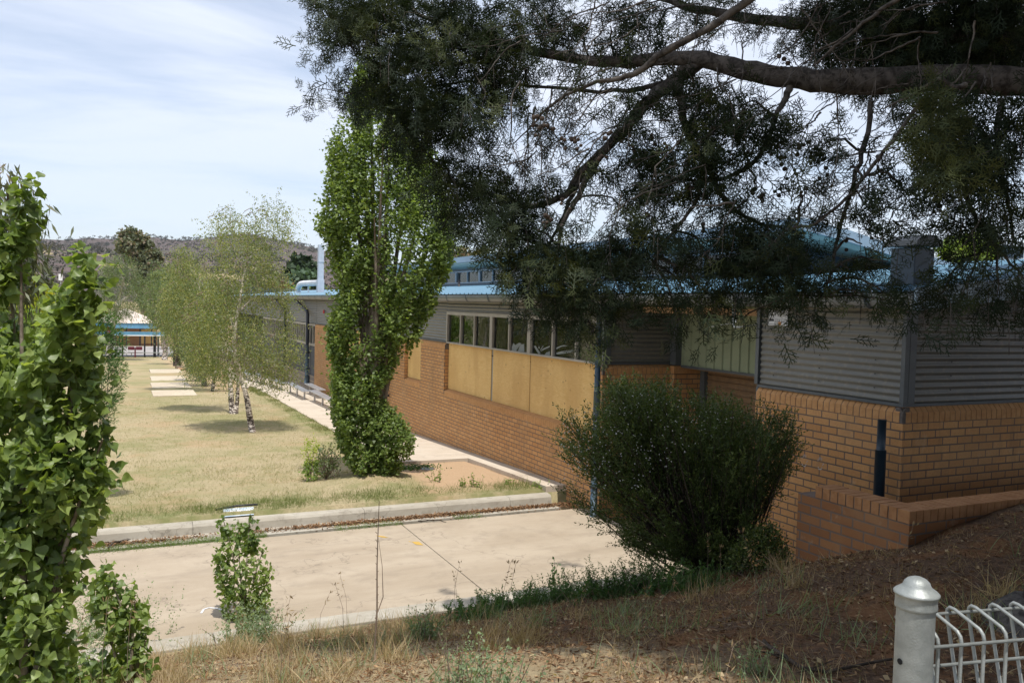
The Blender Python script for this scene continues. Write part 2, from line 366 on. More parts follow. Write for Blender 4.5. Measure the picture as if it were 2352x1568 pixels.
# ------------------------------------------------------------------ terrain height
def ip(x, pts):
    return np.interp(x, [p[0] for p in pts], [p[1] for p in pts])
PATHZ = [(5, .12), (13.4, .16), (15, .09), (17, .01), (22, -.2), (35, -.41), (50, -1.0), (62, -1.6), (75, -2.15), (110, -2.8), (300, -8), (3000, -20)]
def pz(Y): return ip(Y, PATHZ)
G = [(-.3, -.14), (0, -.05), (.5, .10), (1.5, .45), (2.5, .76), (3.5, 1.10), (4.5, 1.45), (5.5, 1.70), (6.5, 1.83), (8.5, 1.90), (40, 2.1)]
def sst(a, b, x):
    t = np.clip((x - a) / (b - a), 0, 1); return t * t * (3 - 2 * t)
def H(X, Y):
    X = np.asarray(X, float); Y = np.asarray(Y, float)
    far = pz(Y) - .04 + .10 * sst(17, 21, Y)
    far = far - .22 * sst(5.30, 5.44, X) * (Y > 16.8) - .07 * sst(6.9, 7.02, X) * (Y <= 16.9)
    far = far + .22 * np.exp(-((X - 4.3) ** 2 + (Y - 14.9) ** 2) / .7)
    s = ip(X, [(4, 0), (5.7, .24), (7.15, .62), (12, .9)])
    bank = ip((8.5 - Y) * (1 + s), G)
    side = sst(5.9, 6.7, X) * (Y > 5.6)
    well = (X > 5.83) & (Y > 4.66)
    bank = np.where(Y > 5.74, bank * (1 - side) - .25 * side, bank)
    bank = np.where(well & (Y <= 5.74), -.25, bank)
    drive = np.full_like(far, -.25)
    z = np.where(Y > 13.16, far, np.where(Y > 8.72, drive, bank))
    return z
def Hn(X, Y):   # a little unevenness that plants share
    X = np.asarray(X, float); Y = np.asarray(Y, float)
    return H(X, Y) + .0 * X
def axis_pts(segs):
    out = []
    for a, b, st in segs: out.append(np.arange(a, b, st))
    out.append([segs[-1][1]]); return np.unique(np.round(np.concatenate(out), 4))
xs = axis_pts([(-1500, -300, 300), (-300, -60, 40), (-60, -14, 4), (-14, -3, .5), (-3, 8, .085), (8, 16, .5), (16, 60, 4), (60, 300, 40), (300, 1500, 300)])
ys = axis_pts([(-60, -6, 6), (-6, -.5, .5), (-.5, 9, .085), (9, 13, .5), (13, 18, .12), (18, 42, .35), (42, 70, 1), (70, 130, 6), (130, 400, 45), (400, 1600, 200)])
ys = np.unique(np.concatenate([ys, [8.71, 8.73, 13.15, 13.17, 16.79, 16.81, 5.735, 5.745, 4.65, 4.67, 16.9, 16.91]]))
xs = np.unique(np.concatenate([xs, [5.30, 5.44, 5.82, 5.84, 6.9, 7.02]]))
gx, gy = np.meshgrid(xs, ys); gz = H(gx, gy)
nf_ = np.array([[mnoise.noise(Vector((x * 1.3, y * 1.3, 0))) for x in xs] for y in ys])
nf2 = np.array([[mnoise.noise(Vector((x * 5, y * 5, 3))) for x in xs] for y in ys])
near = ((gy < 8.6) | (gy > 13.3)) & (gy < 60)
gz = gz + np.where(near, nf_ * .035 + nf2 * .012, 0) * np.where(gy > 13.2, .5, 1)
idx = np.arange(gx.size).reshape(gx.shape)
quads = np.stack([idx[:-1, :-1], idx[:-1, 1:], idx[1:, 1:], idx[1:, :-1]], -1).reshape(-1, 4)
g = np_obj('ground', np.stack([gx, gy, gz], -1).reshape(-1, 3), quads, MAT['ground'], smooth=True); tag(g, kind='structure')
def hz(x, y):
    n = mnoise.noise(Vector((x * 1.3, y * 1.3, 0))) * .035 + mnoise.noise(Vector((x * 5, y * 5, 3))) * .012
    return float(H(x, y)) + (n if (y < 8.6) else n * .5)

# driveway, joints as gaps between slabs
b = MB()
for x0, x1 in ((-40, -8.0), (-7.99, -1.93), (-1.92, 4.064), (4.076, 7.43)):
    b.box(x0, x1, 9.02 if x1 < 7 else 9.02, 12.46, -.24, -.1)
b.box(5.96, 7.43, 4.8, 9.008, -.24, -.1)
dr = b.build('driveway', MAT['drive'], bevel=.006); tag(dr, kind='structure')
b = MB()
for pts in ([(862, 1229), (880, 1230), (893, 1234), (876, 1233)], [(945, 1243), (962, 1243), (972, 1251), (956, 1250)], [(938, 1242), (943, 1242), (942, 1244)]):
    q = [atZ(px, py, -.096) for px, py in pts]; b.face(q)
o = b.build('painted_mark', MAT['yellow'], dr)
b = MB()
pts = [(462, 1407), (468, 1398), (480, 1394), (500, 1396), (512, 1401)]
for (a, c) in zip(pts[:-1], pts[1:]):
    p0, p1 = atZ(*a, -.096), atZ(*c, -.096); n_ = _n([p1[1] - p0[1], p0[0] - p1[0], 0]) * .012
    b.face([p0 - n_, p1 - n_, p1 + n_, p0 + n_])
b.build('chalk_scrawl', MAT['white'], dr)

# far kerb with gutter tray, near edging
def kerb_prof(y0):  # profile in (y, z)
    return [(y0 - .46, -.24), (y0 - .46, -.098), (y0 - .16, -.112), (y0 - .12, -.09), (y0 - .10, .015), (y0 - .07, .05), (y0 + .08, .062), (y0 + .11, .05), (y0 + .11, -.24)]
b = MB(); x = -40.0
for x1 in (-20, -8, -4.2, -1.6, 1.0, 3.6, 6.2, 7.02):
    b.prism(kerb_prof(13.05), lambda p, q, a: (a, p, q), x, x1 - .006); x = x1
o = b.build('kerb', MAT['kerb']); tag(o, kind='structure')
b = MB(); x = -40.0
for x1 in (-20, -8, -2.6, .9, 3.9, 6.3):
    b.box(x, x1 - .008, 8.70, 9.012, -.24, -.08); x = x1
o = b.build('edging', MAT['kerb'], bevel=.01); tag(o, kind='structure')

# path
b = MB(); Y = [16.9, 18.5, 20.2, 22.0, 24, 26.5, 29, 31.5, 34, 36.5, 39, 42, 46, 50, 56, 62]
for a, c in zip(Y[:-1], Y[1:]):
    c2 = c - .012; xl0 = 5.44; z0, z1 = float(pz(a)), float(pz(c2))
    vv = [(xl0, a, z0), (7.43, a, z0), (7.43, c2, z1), (xl0, c2, z1)]
    bb = len(b.v); b.v += vv + [(p[0], p[1], p[2] - .16) for p in vv]
    for q in ((0, 1, 2, 3), (7, 6, 5, 4), (0, 4, 5, 1), (1, 5, 6, 2), (2, 6, 7, 3), (3, 7, 4, 0)): b.f.append(tuple(bb + i for i in q)); b.m.append(0); b.sm.append(False)
for a, c in ((13.17, 14.6), (14.6, 15.8), (15.8, 16.9)):
    c2 = c - .008; z0, z1 = float(pz(a)), float(pz(c2)); vv = [(7.02, a, z0), (7.43, a, z0), (7.43, c2, z1), (7.02, c2, z1)]
    bb = len(b.v); b.v += vv + [(p[0], p[1], p[2] - .3) for p in vv]
    for q in ((0, 1, 2, 3), (7, 6, 5, 4), (0, 4, 5, 1), (1, 5, 6, 2), (2, 6, 7, 3), (3, 7, 4, 0)): b.f.append(tuple(bb + i for i in q)); b.m.append(0); b.sm.append(False)
o = b.build('path', MAT['pathc']); tag(o, kind='structure')

# ------------------------------------------------------------------ the long brick building
B = empty('school_building', (7.44, 12.0, 0), 'long low orange brick building with grey corrugated upper walls and blue steel roof', 'building')
W = 7.44
fX = lambda p, q, a: (W - p, a, q)          # faces -X : p outward
def fXat(w): return lambda p, q, a: (w - p, a, q)
def fYat(w): return lambda p, q, a: (a, w - p, q)
ZT, ZB = 2.45, 2.285
def soldier(b, frame, a0, a1, zt, drop=.165, depth=.11, ch=.05, chz=.06):
    prof = [(-depth, zt - drop), (0, zt - drop), (0, zt - chz), (-ch, zt), (-depth, zt)]
    n = max(1, round((a1 - a0) / .086)); w = (a1 - a0) / n
    for i in range(n):
        j = random.uniform(-.0015, .0015)
        b.prism([(p + j, q) for p, q in prof], frame, a0 + i * w + .004, a0 + (i + 1) * w - .004)
def soldier_mortar(b, frame, a0, a1, zt, drop=.165, depth=.11, ch=.05, chz=.06):
    b.prism([(-depth + .002, zt - drop + .001), (-.005, zt - drop + .001), (-.005, zt - chz - .002), (-ch - .003, zt - .006), (-depth + .002, zt - .006)], frame, a0, a1)
MASONRY = []
def masonry():
    global bw, so, mo
    bw = MB(); so = MB(); mo = MB(); MASONRY.append((bw, so, mo))
masonry()
# wall B (near) : X=W, Y 6.04..8.27 ; front facade Y=6.04
bw.box(W, W + .11, 6.04, 8.27, -.3, ZB); bw.box(W + .11, 16, 6.04, 6.15, -.3, ZB)
soldier(so, fX, 6.04 + .045, 8.27, ZT); soldier(so, fYat(6.04), W + .045, 16, ZT)
soldier_mortar(mo, fX, 6.05, 8.268, ZT); soldier_mortar(mo, fYat(6.04), W + .012, 16, ZT)
# wall A with openings
masonry()
Y0, Y1 = 12.03, 35.04
OPEN = [(12.14, 19.62, 1.28), (21.45, 22.87, 1.29), (27.6, 32.6, 1.25)]
segs = []; y = Y0
for a, c, z in OPEN:
    bw.box(W, W + .23, y, a, -.8, ZB); soldier(so, fX, y if y > Y0 else y + .045, a, ZT); soldier_mortar(mo, fX, y + .002, a - .002, ZT)
    bw.box(W, W + .23, a, c, -.8, z - .165); soldier(so, fX, a + .03, c - .03, z + .0, .165, .17, .13, .05); soldier_mortar(mo, fX, a + .001, c - .001, z, .165, .17, .13, .05)
    bw.box(W + .19, W + .23, a, c, z - .165, ZB); y = c
bw.box(W, W + .23, y, Y1, -.9, ZB); soldier(so, fX, y, Y1, ZT); soldier_mortar(mo, fX, y + .002, Y1 - .002, ZT)
masonry()
# recess: face at Y=12.03 facing the camera, pier, back
bw.box(W + .23, 8.85, 12.03, 12.2, -.3, ZB); bw.box(8.85, 9.5, 11.93, 12.2, -.3, ZB)
soldier(so, fYat(12.03), W + .045, 8.85, ZT); soldier_mortar(mo, fYat(12.03), W + .012, 8.85, ZT)
so.box(8.852, 9.498, 11.935, 12.1, ZB + .004, ZT - .02)
for bw, so, mo in MASONRY: bw.build('brick_wall', MAT['brick'], B); so.build('brick_on_edge_course', MAT['brickunit'], B, bevel=.0035); mo.build('mortar_bed', MAT['mortar'], B)

# corrugated cladding, horizontal ribs
def corr(frame_axis, fixed, a0, a1, z0, z1, out=0.0, pitch=.076, amp=.0095, cut=None):
    n = int((z1 - z0) / (pitch / 8)) + 1
    z = z0 + np.arange(n + 1) * (z1 - z0) / n; d = amp * np.sin(2 * PI * (z - z0) / pitch)
    aa = np.linspace(a0, a1, max(2, int((a1 - a0) / 2)))
    v = []
    for a in aa:
        for k in range(n + 1):
            v.append((fixed - out - d[k], a, z[k]) if frame_axis == 'X' else (a, fixed - out - d[k], z[k]))
    v = np.array(v); m = n + 1; i = np.arange(len(aa) * m).reshape(len(aa), m)
    q = np.stack([i[:-1, :-1], i[1:, :-1], i[1:, 1:], i[:-1, 1:]], -1).reshape(-1, 4)
    return v, q
def addc(*a, **k):
    v, q = corr(*a, **k)
    if a[0] == 'Y': v[:, 2] = np.minimum(v[:, 2], 3.66 + .1 * (v[:, 0] - 7.16) - .03)
    np_obj('corrugated_cladding', v, q, MAT['corr'], B, smooth=True)
XC = W + .045
addc('X', XC, 6.09, 8.25, 2.49, 3.56); addc('Y', 6.04 + .045, W + .13, 16, 2.49, 4.3)
addc('X', XC, 19.62, 35.0, 2.49, 3.56); addc('X', XC, 12.2, 19.6, 3.24, 3.56); addc('Y', 12.03 + .045, W + .05, 8.86, 2.49, 3.72)
addc('X', XC, 35.0, 62, 2.47, 3.56); addc('X', XC, 12.03 + .06, 12.13, 2.49, 3.56)
# cladding trims
t = MB()
t.box(XC - .03, XC + .01, 6.06, 8.27, 2.452, 2.485); t.box(W + .02, 16, 6.07, 6.10, 2.452, 2.485)
t.box(XC - .035, XC + .03, 6.055, 6.105, 2.487, 3.56); t.box(XC + .032, XC + .13, 6.052, 6.10, 2.487, 3.56); t.box(XC - .034, XC + .02, 8.262, 8.32, 2.487, 3.56)
t.box(XC - .03, XC + .01, 19.62, 35.0, 2.452, 2.485); t.box(W + .02, 8.85, 12.05, 12.075, 2.452, 2.485)
t.box(XC - .03, XC + .02, 12.045, 12.095, 2.487, 3.56); t.box(XC + .022, XC + .12, 12.043, 12.09, 2.487, 3.56); t.box(8.852, 9.01, 11.9, 12.0, 2.45, 3.56)
t.box(8.97, 9.02, 8.32, 11.898, 2.41, 2.45); t.box(XC, XC + .1, 8.275, 8.322, .0, 2.45)
t.box(9.42, 9.5, 11.8, 11.92, -.1, 2.4)
t.build('cladding_trim', MAT['trim'], B)
sc = MB()
for y in np.arange(6.4, 8.2, .6):
    for k in range(7): sc.lathe([(0.0001, .0), (.007, 0), (.007, .006)], (0, 0, 0), 6); 
sc = MB()
for y in (6.45, 7.25, 8.0):
    for k in range(7):
        z = 2.49 + .076 * (1.75 + k * 2); n0 = len(sc.v); sc.box(XC - .017, XC - .008, y - .006, y + .006, z - .006, z + .006)
for x in (8.2, 9.4, 10.6):
    for k in range(7):
        z = 2.49 + .076 * (1.75 + k * 2); sc.box(x - .006, x + .006, 6.04 + .028, 6.04 + .037, z - .006, z + .006)
sc.build('cladding_screws', MAT['pipeblack'], B)
# recess: green ribbed panel, brown ribbed shutter
n = 60; prof = []
yy = 8.33
gp = MB(); y = 8.34
while y < 11.88:
    for (a, c, o1, o2) in ((0, .15, 0, 0), (.15, .165, 0, .025), (.165, .195, .025, .025), (.195, .21, .025, 0)):
        if y + c > 11.9: break
        gp.face([(9.0 - o1, y + a, 2.45), (9.0 - o1, y + a, 3.5), (9.0 - o2, y + c, 3.5), (9.0 - o2, y + c, 2.45)])
    y += .21
gp.build('green_ribbed_panel', MAT['green'], B)
bp = MB(); z = -.1
while z < 2.36:
    for (a, c, o1, o2) in ((0, .06, 0, 0), (.06, .07, 0, .02), (.07, .085, .02, .02), (.085, .1, .02, 0)):
        bp.face([(9.5 - o1, 8.4, z + a), (9.5 - o1, 11.9, z + a), (9.5 - o2, 11.9, z + c), (9.5 - o2, 8.4, z + c)])
    z += .1
bp.box(9.52, 9.6, 8.0, 11.95, -.2, 3.5); bp.box(9.02, 9.52, 8.33, 11.9, 2.39, 2.405)
bp.build('brown_ribbed_shutter', MAT['brown'], B)
ww = MB(); ww.box(8.3, 9.7, 12.13, 12.16, 2.46, 3.8); ww.box(8.862, 9.52, 12.0, 12.12, 2.455, 3.75); ww.build('recess_lining', MAT['trim'], B)
ww = MB(); ww.box(20, 20.2, 5.8, 62, -.5, 4.25); ww.box(W + .3, 20, 61.8, 62, -1.5, 4.3); ww.box(16, 20, 5.8, 6.0, -.5, 4.4); ww.build('rear_wall', MAT['trim'], B)
ww = MB(); ww.box(W + .12, 9.6, 8.16, 8.26, -.3, 3.5); ww.build('return_wall', MAT['trim'], B)
# timber beam over the recess
t = MB(); t.box(8.2, 8.26, 8.3, 12.0, 3.36, 3.46); t.build('eaves_beam', MAT['timber'], B)

# windows of the long wall: three bays
def window(y0, y1, mull, name='window'):
    fr = MB(); xo = W + .03; xi = W + .10
    fr.box(xo, xi, y0, y1, 3.16, 3.235); fr.box(xo, xi, y0, y1, 2.44, 2.475)
    fr.box(xo - .004, xi, y0, y0 + .07, 2.475, 3.16); fr.box(xo - .004, xi, y1 - .07, y1, 2.475, 3.16)
    for m in mull: fr.box(xo, xi, m - .025, m + .025, 2.475, 3.16)
    f = fr.build(name, MAT['alum'], B)
    pn = MB(); pn.box(xi - .02, xi - .014, y0 + .07, y1 - .07, 2.475, 3.16); pn.build('pane', MAT['glass'], f)
    return f
w1 = window(16.83, 19.62, [18.68, 17.81]); w2 = window(14.94, 16.83, [15.9]); w3 = window(12.14, 14.94, [13.94, 13.04])
b = MB(); b.box(W + .13, W + .14, 17.84, 19.55, 2.48, 3.16); b.box(W + .13, W + .14, 16.9, 17.0, 2.48, 3.16); b.build('blind', MAT['blind'], w1)
b = MB(); b.box(W + .13, W + .14, 15.0, 16.7, 2.92, 3.16); b.build('blind', MAT['blind'], w2)
b = MB(); b.box(W + .13, W + .14, 13.98, 14.85, 2.88, 3.16); b.build('blind', MAT['blind'], w3)
def r2(x, y): return ((1900 + x / 4.704) / 1.63265, (1200 + y / 4.704) / 1.63265)
def shapes(polys, parent):
    b = MB()
    for pl in polys:
        q = [atX(*r2(*p), W + .076) for p in pl]; n_ = len(q)
        b.face(q); b.face([(p[0] + .002, p[1], p[2]) for p in q][::-1])
    return b.build('window_cut_out', MAT['mural'], parent)
shapes([[(90, 550), (90, 480), (120, 400), (150, 440), (220, 400), (260, 410), (160, 545)], [(200, 545), (240, 430), (310, 420), (310, 560)]], w2)
shapes([[(480, 460), (510, 450), (600, 590), (560, 600)], [(560, 500), (570, 450), (585, 500)], [(590, 520), (640, 450), (650, 455), (600, 530)], [(590, 555), (640, 500), (760, 450), (760, 475), (660, 520)],
        [(660, 620), (700, 570), (760, 550), (760, 640)]], w3)
shapes([[(865, 500), (900, 470), (1000, 440), (1080, 450), (960, 470), (880, 515)], [(870, 575), (960, 550), (1180, 520), (1180, 560), (1000, 590), (880, 605)]], w3)
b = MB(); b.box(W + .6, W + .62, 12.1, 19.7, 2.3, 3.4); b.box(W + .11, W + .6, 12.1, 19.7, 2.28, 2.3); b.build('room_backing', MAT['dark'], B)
# plywood boards
for (a, c, z0, z1, dx) in ((17.805, 19.6, 1.285, 2.452, 0), (16.935, 17.8, 1.285, 2.45, .001), (14.995, 16.83, 1.28, 2.452, .002), (13.065, 14.965, 1.275, 2.455, 0), (12.15, 13.06, 1.275, 2.452, .002), (21.46, 22.86, 1.3, 2.448, 0), (27.62, 30.1, 1.26, 2.448, 0), (30.12, 32.58, 1.26, 2.448, .002)):
    b = MB(); b.box(W + .105 - dx, W + .118 - dx, a, c, z0, z1); b.build('plywood_board', MAT['ply'], B)
t = MB(); t.box(W + .12, W + .16, 16.80, 16.97, 1.28, 2.44); t.box(W + .12, W + .16, 14.93, 15.02, 1.28, 2.44); t.build('mullion', MAT['alum'], B)

# far part: blockwork, dark ribbed cladding, window band
b = MB(); b.box(W, W + .2, 35.05, 62, -1.1, .21); b.box(W - .012, W + .2, 35.05, 62, .212, .25); b.build('block_wall', MAT['block'], B)
b = MB(); y = 35.08
while y < 61.9:
    b.face([(W + .06, y, .25), (W + .06, y, 1.5), (W + .06, y + .12, 1.5), (W + .06, y + .12, .25)]); b.face([(W + .06, y + .12, .25), (W + .06, y + .12, 1.5), (W + .03, y + .14, 1.5), (W + .03, y + .14, .25)])
    b.face([(W + .03, y + .14, .25), (W + .03, y + .14, 1.5), (W + .03, y + .18, 1.5), (W + .03, y + .18, .25)]); b.face([(W + .03, y + .18, .25), (W + .03, y + .18, 1.5), (W + .06, y + .2, 1.5), (W + .06, y + .2, .25)]); y += .2
b.build('ribbed_cladding', MAT['darkclad'], B)
for k, (a, c) in enumerate(((35.15, 37.2), (37.22, 39.2), (39.22, 41.2), (41.22, 43.2), (43.22, 46.2), (46.22, 49.2))):
    fr = MB(); fr.box(W + .02, W + .09, a, c, 1.5, 1.6); fr.box(W + .02, W + .09, a, c, 2.36, 2.45); n = 4 if c - a < 2.5 else 5
    for i in range(n + 1):
        y = a + (c - a) * i / n; fr.box(W + .022, W + .09, max(a, y - .035), min(c, y + .035), 1.6, 2.36)
    f = fr.build('window', MAT['alum'], B)
    p_ = MB(); p_.box(W + .07, W + .076, a + .02, c - .02, 1.6, 2.36); p_.build('pane', MAT['glass'], f)
    if True:
        p_ = MB(); p_.box(W + .1, W + .11, a + .1, c - .1 - .5 * (k % 2), 1.6, 2.36); p_.build('blind', MAT['blind'], f)
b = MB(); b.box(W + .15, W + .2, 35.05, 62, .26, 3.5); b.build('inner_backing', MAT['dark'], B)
b = MB(); b.lathe([(.0001, .05), (.05, .05), (.075, .035), (.08, 0), (.0001, 0)], (0, 0, 0), 14)
b.v = [(W - .0 - z, 33.35 + x, 3.0 + y) for x, y, z in b.v]; b.build('alarm_bell', MAT['red'], B)

# gutter and brackets, roof
def gutterprof(): return [(math.cos(a) * .1, math.sin(a) * .115) for a in np.linspace(PI, 2 * PI, 13)]
b = MB(); gp_ = gutterprof(); XL = 7.25
for (a, c) in ((5.78, 34.9), (34.9, 62)):
    for i in range(12):
        (p0, q0), (p1, q1) = gp_[i], gp_[i + 1]
        b.face([(XL + p0, a, 3.60 + q0), (XL + p0, c, 3.60 + q0), (XL + p1, c, 3.60 + q1), (XL + p1, a, 3.60 + q1)], 0, True)
    b.box(XL - .108, XL - .098, a, c, 3.592, 3.64)
b.box(XL - .1, XL + .1, 5.76, 5.78, 3.49, 3.64)
gt = b.build('gutter', MAT['gutter'], B)
for y in np.arange(6.3, 60, 1.25):
    b = MB(); r0 = .108
    for i in range(12):
        a0, a1 = PI + PI * i / 12, PI + PI * (i + 1) / 12
        b.face([(XL + math.cos(a0) * r0, y, 3.60 + math.sin(a0) * .122), (XL + math.cos(a1) * r0, y, 3.60 + math.sin(a1) * .122), (XL + math.cos(a1) * r0, y + .055, 3.60 + math.sin(a1) * .122), (XL + math.cos(a0) * r0, y + .055, 3.60 + math.sin(a0) * .122)], 0, True)
    b.box(XL - .112, XL - .104, y, y + .055, 3.6, 3.655)
    b.build('gutter_bracket', MAT['pipe'], gt)
b = MB(); b.box(7.36, 7.40, 5.8, 62, 3.50, 3.64); b.box(7.4, 7.47, 5.8, 12.0, 3.56, 3.6); b.box(7.4, 7.6, 12.0, 62, 3.56, 3.6); b.build('eaves_fascia', MAT['pipe'], B)
def roofz(x): return 3.66 + .1 * (x - 7.16)
b = MB(); y = 5.74
while y < 62:
    for (a, c, o1, o2) in ((0, .20, 0, 0), (.20, .215, 0, .028), (.215, .24, .028, .028), (.24, .255, .028, 0)):
        b.face([(7.16, y + a, roofz(7.16) + o1), (12.0 if y > 12 else 17, y + a, roofz(12.0 if y > 12 else 17) + o1), (12.0 if y > 12 else 17, y + c, roofz(12.0 if y > 12 else 17) + o2), (7.16, y + c, roofz(7.16) + o2)])
    y += .255
b.build('roof', MAT['roof'], B)
b = MB(); b.prism([(7.14, roofz(7.14) + .035), (7.14, roofz(7.14) - .19), (17, roofz(17) - .19), (17, roofz(17) + .035)], lambda p, q, a: (p, a, q), 5.70, 5.735)
b.build('verge_flashing', MAT['bluetrim'], B)
b = MB(); b.face([(7.2, 5.74, 3.6), (17, 5.74, 4.4), (17, 6.06, 4.4), (7.2, 6.06, 3.6)]); b.build('soffit', MAT['trim'], B)
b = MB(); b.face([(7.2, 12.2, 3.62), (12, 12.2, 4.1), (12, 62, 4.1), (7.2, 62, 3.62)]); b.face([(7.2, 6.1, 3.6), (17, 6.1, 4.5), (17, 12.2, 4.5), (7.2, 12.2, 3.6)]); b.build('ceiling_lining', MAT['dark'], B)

# clerestory storey
CL = MB(); CL.box(12.0, 12.1, 12.6, 38, 4.0, 4.25); CL.box(12.0, 12.1, 12.6, 38, 4.72, 4.9); CL.build('clerestory_wall', MAT['blue'], B)
y = 37.6
while y > 12.9:
    a, c = y - 2.35, y
    if a < 12.7: a = 12.7
    fr = MB(); fr.box(11.97, 12.05, a, c, 4.25, 4.29); fr.box(11.97, 12.05, a, c, 4.68, 4.72)
    for i in range(3): yy = a + (c - a) * i / 2; fr.box(11.968, 12.05, max(a, yy - (.06 if i != 1 else .025)), min(c, yy + (.06 if i != 1 else .025)), 4.29, 4.68)
    f = fr.build('clerestory_window', MAT['bluetrim'], B)
    p_ = MB(); p_.box(12.02, 12.03, a, c, 4.29, 4.68); p_.build('pane', MAT['glass'], f); y -= 2.36
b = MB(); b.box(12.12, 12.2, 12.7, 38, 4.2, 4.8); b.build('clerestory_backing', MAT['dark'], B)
curve = [(11.45, 5.13), (12.6, 4.98), (14.0, 4.74), (15.4, 4.52), (16.8, 4.38), (20, 4.2)]
b = MB(); b.prism([(x, z + .04) for x, z in curve] + [(x, z - .05) for x, z in curve[::-1]], lambda p, q, a: (p, a, q), 11.7, 38.5); b.build('upper_roof', MAT['roof'], B)
b = MB(); b.prism([(x, z + .06) for x, z in curve] + [(x, z - .16) for x, z in curve[::-1]], lambda p, q, a: (p, a, q), 11.64, 11.695); b.box(11.40, 11.445, 11.64, 38.5, 4.98, 5.19); b.build('upper_fascia', MAT['bluetrim'], B)
b = MB()
pr = [(11.47, 5.03), (11.5, 4.93), (11.62, 4.86), (11.8, 4.82), (12.0, 4.80), (12.0, 4.9), (11.6, 5.05)]
b.prism(pr, lambda p, q, a: (p, a, q), 12.0, 38.2, sm=False)
for (x0, z0), (x1, z1) in zip(curve[:-1], curve[1:]):
    b.face([(x0, 11.72, z0 - .08), (x1, 11.72, z1 - .08), (x1, 11.85, z1 - .22), (x0, 11.85, z0 - .22)]); b.face([(x0, 11.85, z0 - .22), (x1, 11.85, z1 - .22), (x1, 12.58, z1 - .26), (x0, 12.58, z0 - .26)])
b.build('curved_soffit', MAT['pale'], B)
b = MB(); b.prism([(12.0, 3.9), (20, 3.9), (20, 4.0), (16.8, 4.12), (15.4, 4.26), (14.0, 4.48), (12.6, 4.72), (12.0, 4.82)], lambda p, q, a: (p, a, q), 12.5, 12.59); b.build('gable_wall', MAT['blue'], B)

# roof fittings
def onroof(px, py):
    r = ray(px, py); # plane z = 3.66 + .1 (x - 7.16)
    t_ = (3.66 - .716 - HC) / (r[2] - .1 * r[0]); return CAM + r * t_
q = onroof(950, 715 * 1.0 if False else 690)
pr_ = atX((1500 + 1040 / 4.704) / 1.63265, (1000 + 370 / 4.704) / 1.63265, 11.0)
b = MB(); b.tube([(pr_[0], pr_[1], roofz(11)), (pr_[0], pr_[1], roofz(11) + .5)], .045, 10); b.lathe([(.0001, .54), (.09, .53), (.09, .50), (.0001, .49)], (pr_[0], pr_[1], roofz(11)), 12); b.build('vent_pipe', MAT['pipeblack'], B)
bx = onroof(2112, 656)
vb = MB(); x, y, z = bx; vb.box(x - .16, x + .16, y - .05, y + .27, z - .1, z + .42); v1 = vb.build('roof_ventilator', MAT['pipe'], B, bevel=.01)  # shade on the box put into its colour, hence the dark pipe blue
vb = MB(); vb.prism([(-.22, .44), (.22, .44), (.2, .5), (.1, .56), (-.1, .56), (-.2, .5)], lambda p, q, a: (x + p, a, z + q), y - .11, y + .33); vb.build('ventilator_cap', MAT['trim'], v1)
bx = atY(2320, 612, 20.0); x, y, z = bx
vb = MB(); vb.box(x - .45, x + .8, y, y + .9, 4.0, z + .32); v2 = vb.build('louvred_ventilator', MAT['bluetrim'], B)
vb = MB()
for i in range(10): vb.box(x - .42 + i * .12, x - .36 + i * .12, y - .03, y + .02, z + .34, z + .72)
vb.box(x - .46, x + .82, y - .04, y + .9, z + .72, z + .78); vb.box(x - .4, x + .76, y + .1, y + .85, z + .32, z + .72); vb.build('louvres', MAT['blue'], v2)
# white duct and stack
b = MB(); b.tube([(9, 47.0, 3.72), (9, 47.0, 3.95), (9, 46.95, 4.06), (9, 46.85, 4.16), (9, 46.7, 4.24), (9, 46.5, 4.30), (9, 46.2, 4.34), (9, 45.6, 4.36), (9, 41.2, 4.33)], .155, 18); b.tube([(9, 44.2, 3.8), (9, 44.2, 4.2)], .04, 8); b.build('white_duct', MAT['white'], B)
b = MB(); b.box(8.80, 9.12, 41.0, 41.3, 3.8, 4.5); b.box(8.83, 9.09, 41.02, 41.28, 4.5, 5.35); b.box(8.81, 9.11, 41.0, 41.3, 5.35, 5.38); b.box(8.83, 9.09, 41.02, 41.28, 5.38, 6.2); b.build('exhaust_stack', MAT['stack'], B)
# downpipes
def dpipe(pts, r=.052, mat='pipe', brk=(), upper=None):
    b = MB(); b.tube(pts, r, 14); o = b.build('downpipe', MAT[mat], B)
    for z in brk:
        q = pts[-1]; k = MB(); k.box(q[0], W - .001, q[1] - .02, q[1] + .02, z - .03, z + .03); k.box(q[0] - r - .004, q[0] + r + .004, q[1] - r - .004, q[1] + r + .004, z - .02, z + .02); k.build('pipe_bracket', MAT['pipeblack'], o)
    return o
dpipe([(7.25, 11.88, 3.5), (7.25, 11.88, 1.9)], .050, 'pipe'); dpipe([(7.25, 11.88, 2.02), (7.25, 11.88, -.1)], .057, 'pipe2', (1.55, .4))
dpipe([(7.25, 6.14, 2.32), (7.25, 6.14, 1.9)], .045, 'pipe'); dpipe([(7.25, 6.14, 2.0), (7.25, 6.14, -.1)], .057, 'pipe', (1.42, .3))
dpipe([(7.28, 38.9, 3.52), (7.3, 38.6, 3.4), (7.32, 36.2, 2.98), (7.32, 36.0, 2.85), (7.32, 36.0, 1.5)], .07, 'pipeblack'); dpipe([(7.32, 36.0, 1.52), (7.32, 36.0, .2)], .075, 'pipe2', (1.2, .5)); dpipe([(7.32, 36.0, .2), (7.32, 36.0, -.15)], .1, 'pipe2')
dpipe([(7.28, 44.2, 3.52), (7.3, 43.9, 3.4), (7.32, 41.6, 2.98), (7.32, 41.4, 2.85), (7.32, 41.4, .2)], .07, 'pipeblack', (1.2, .5))
dpipe([(7.3, 24.3, 3.5), (7.3, 24.3, -.3)], .05, 'pipe2', (1.6, .6))
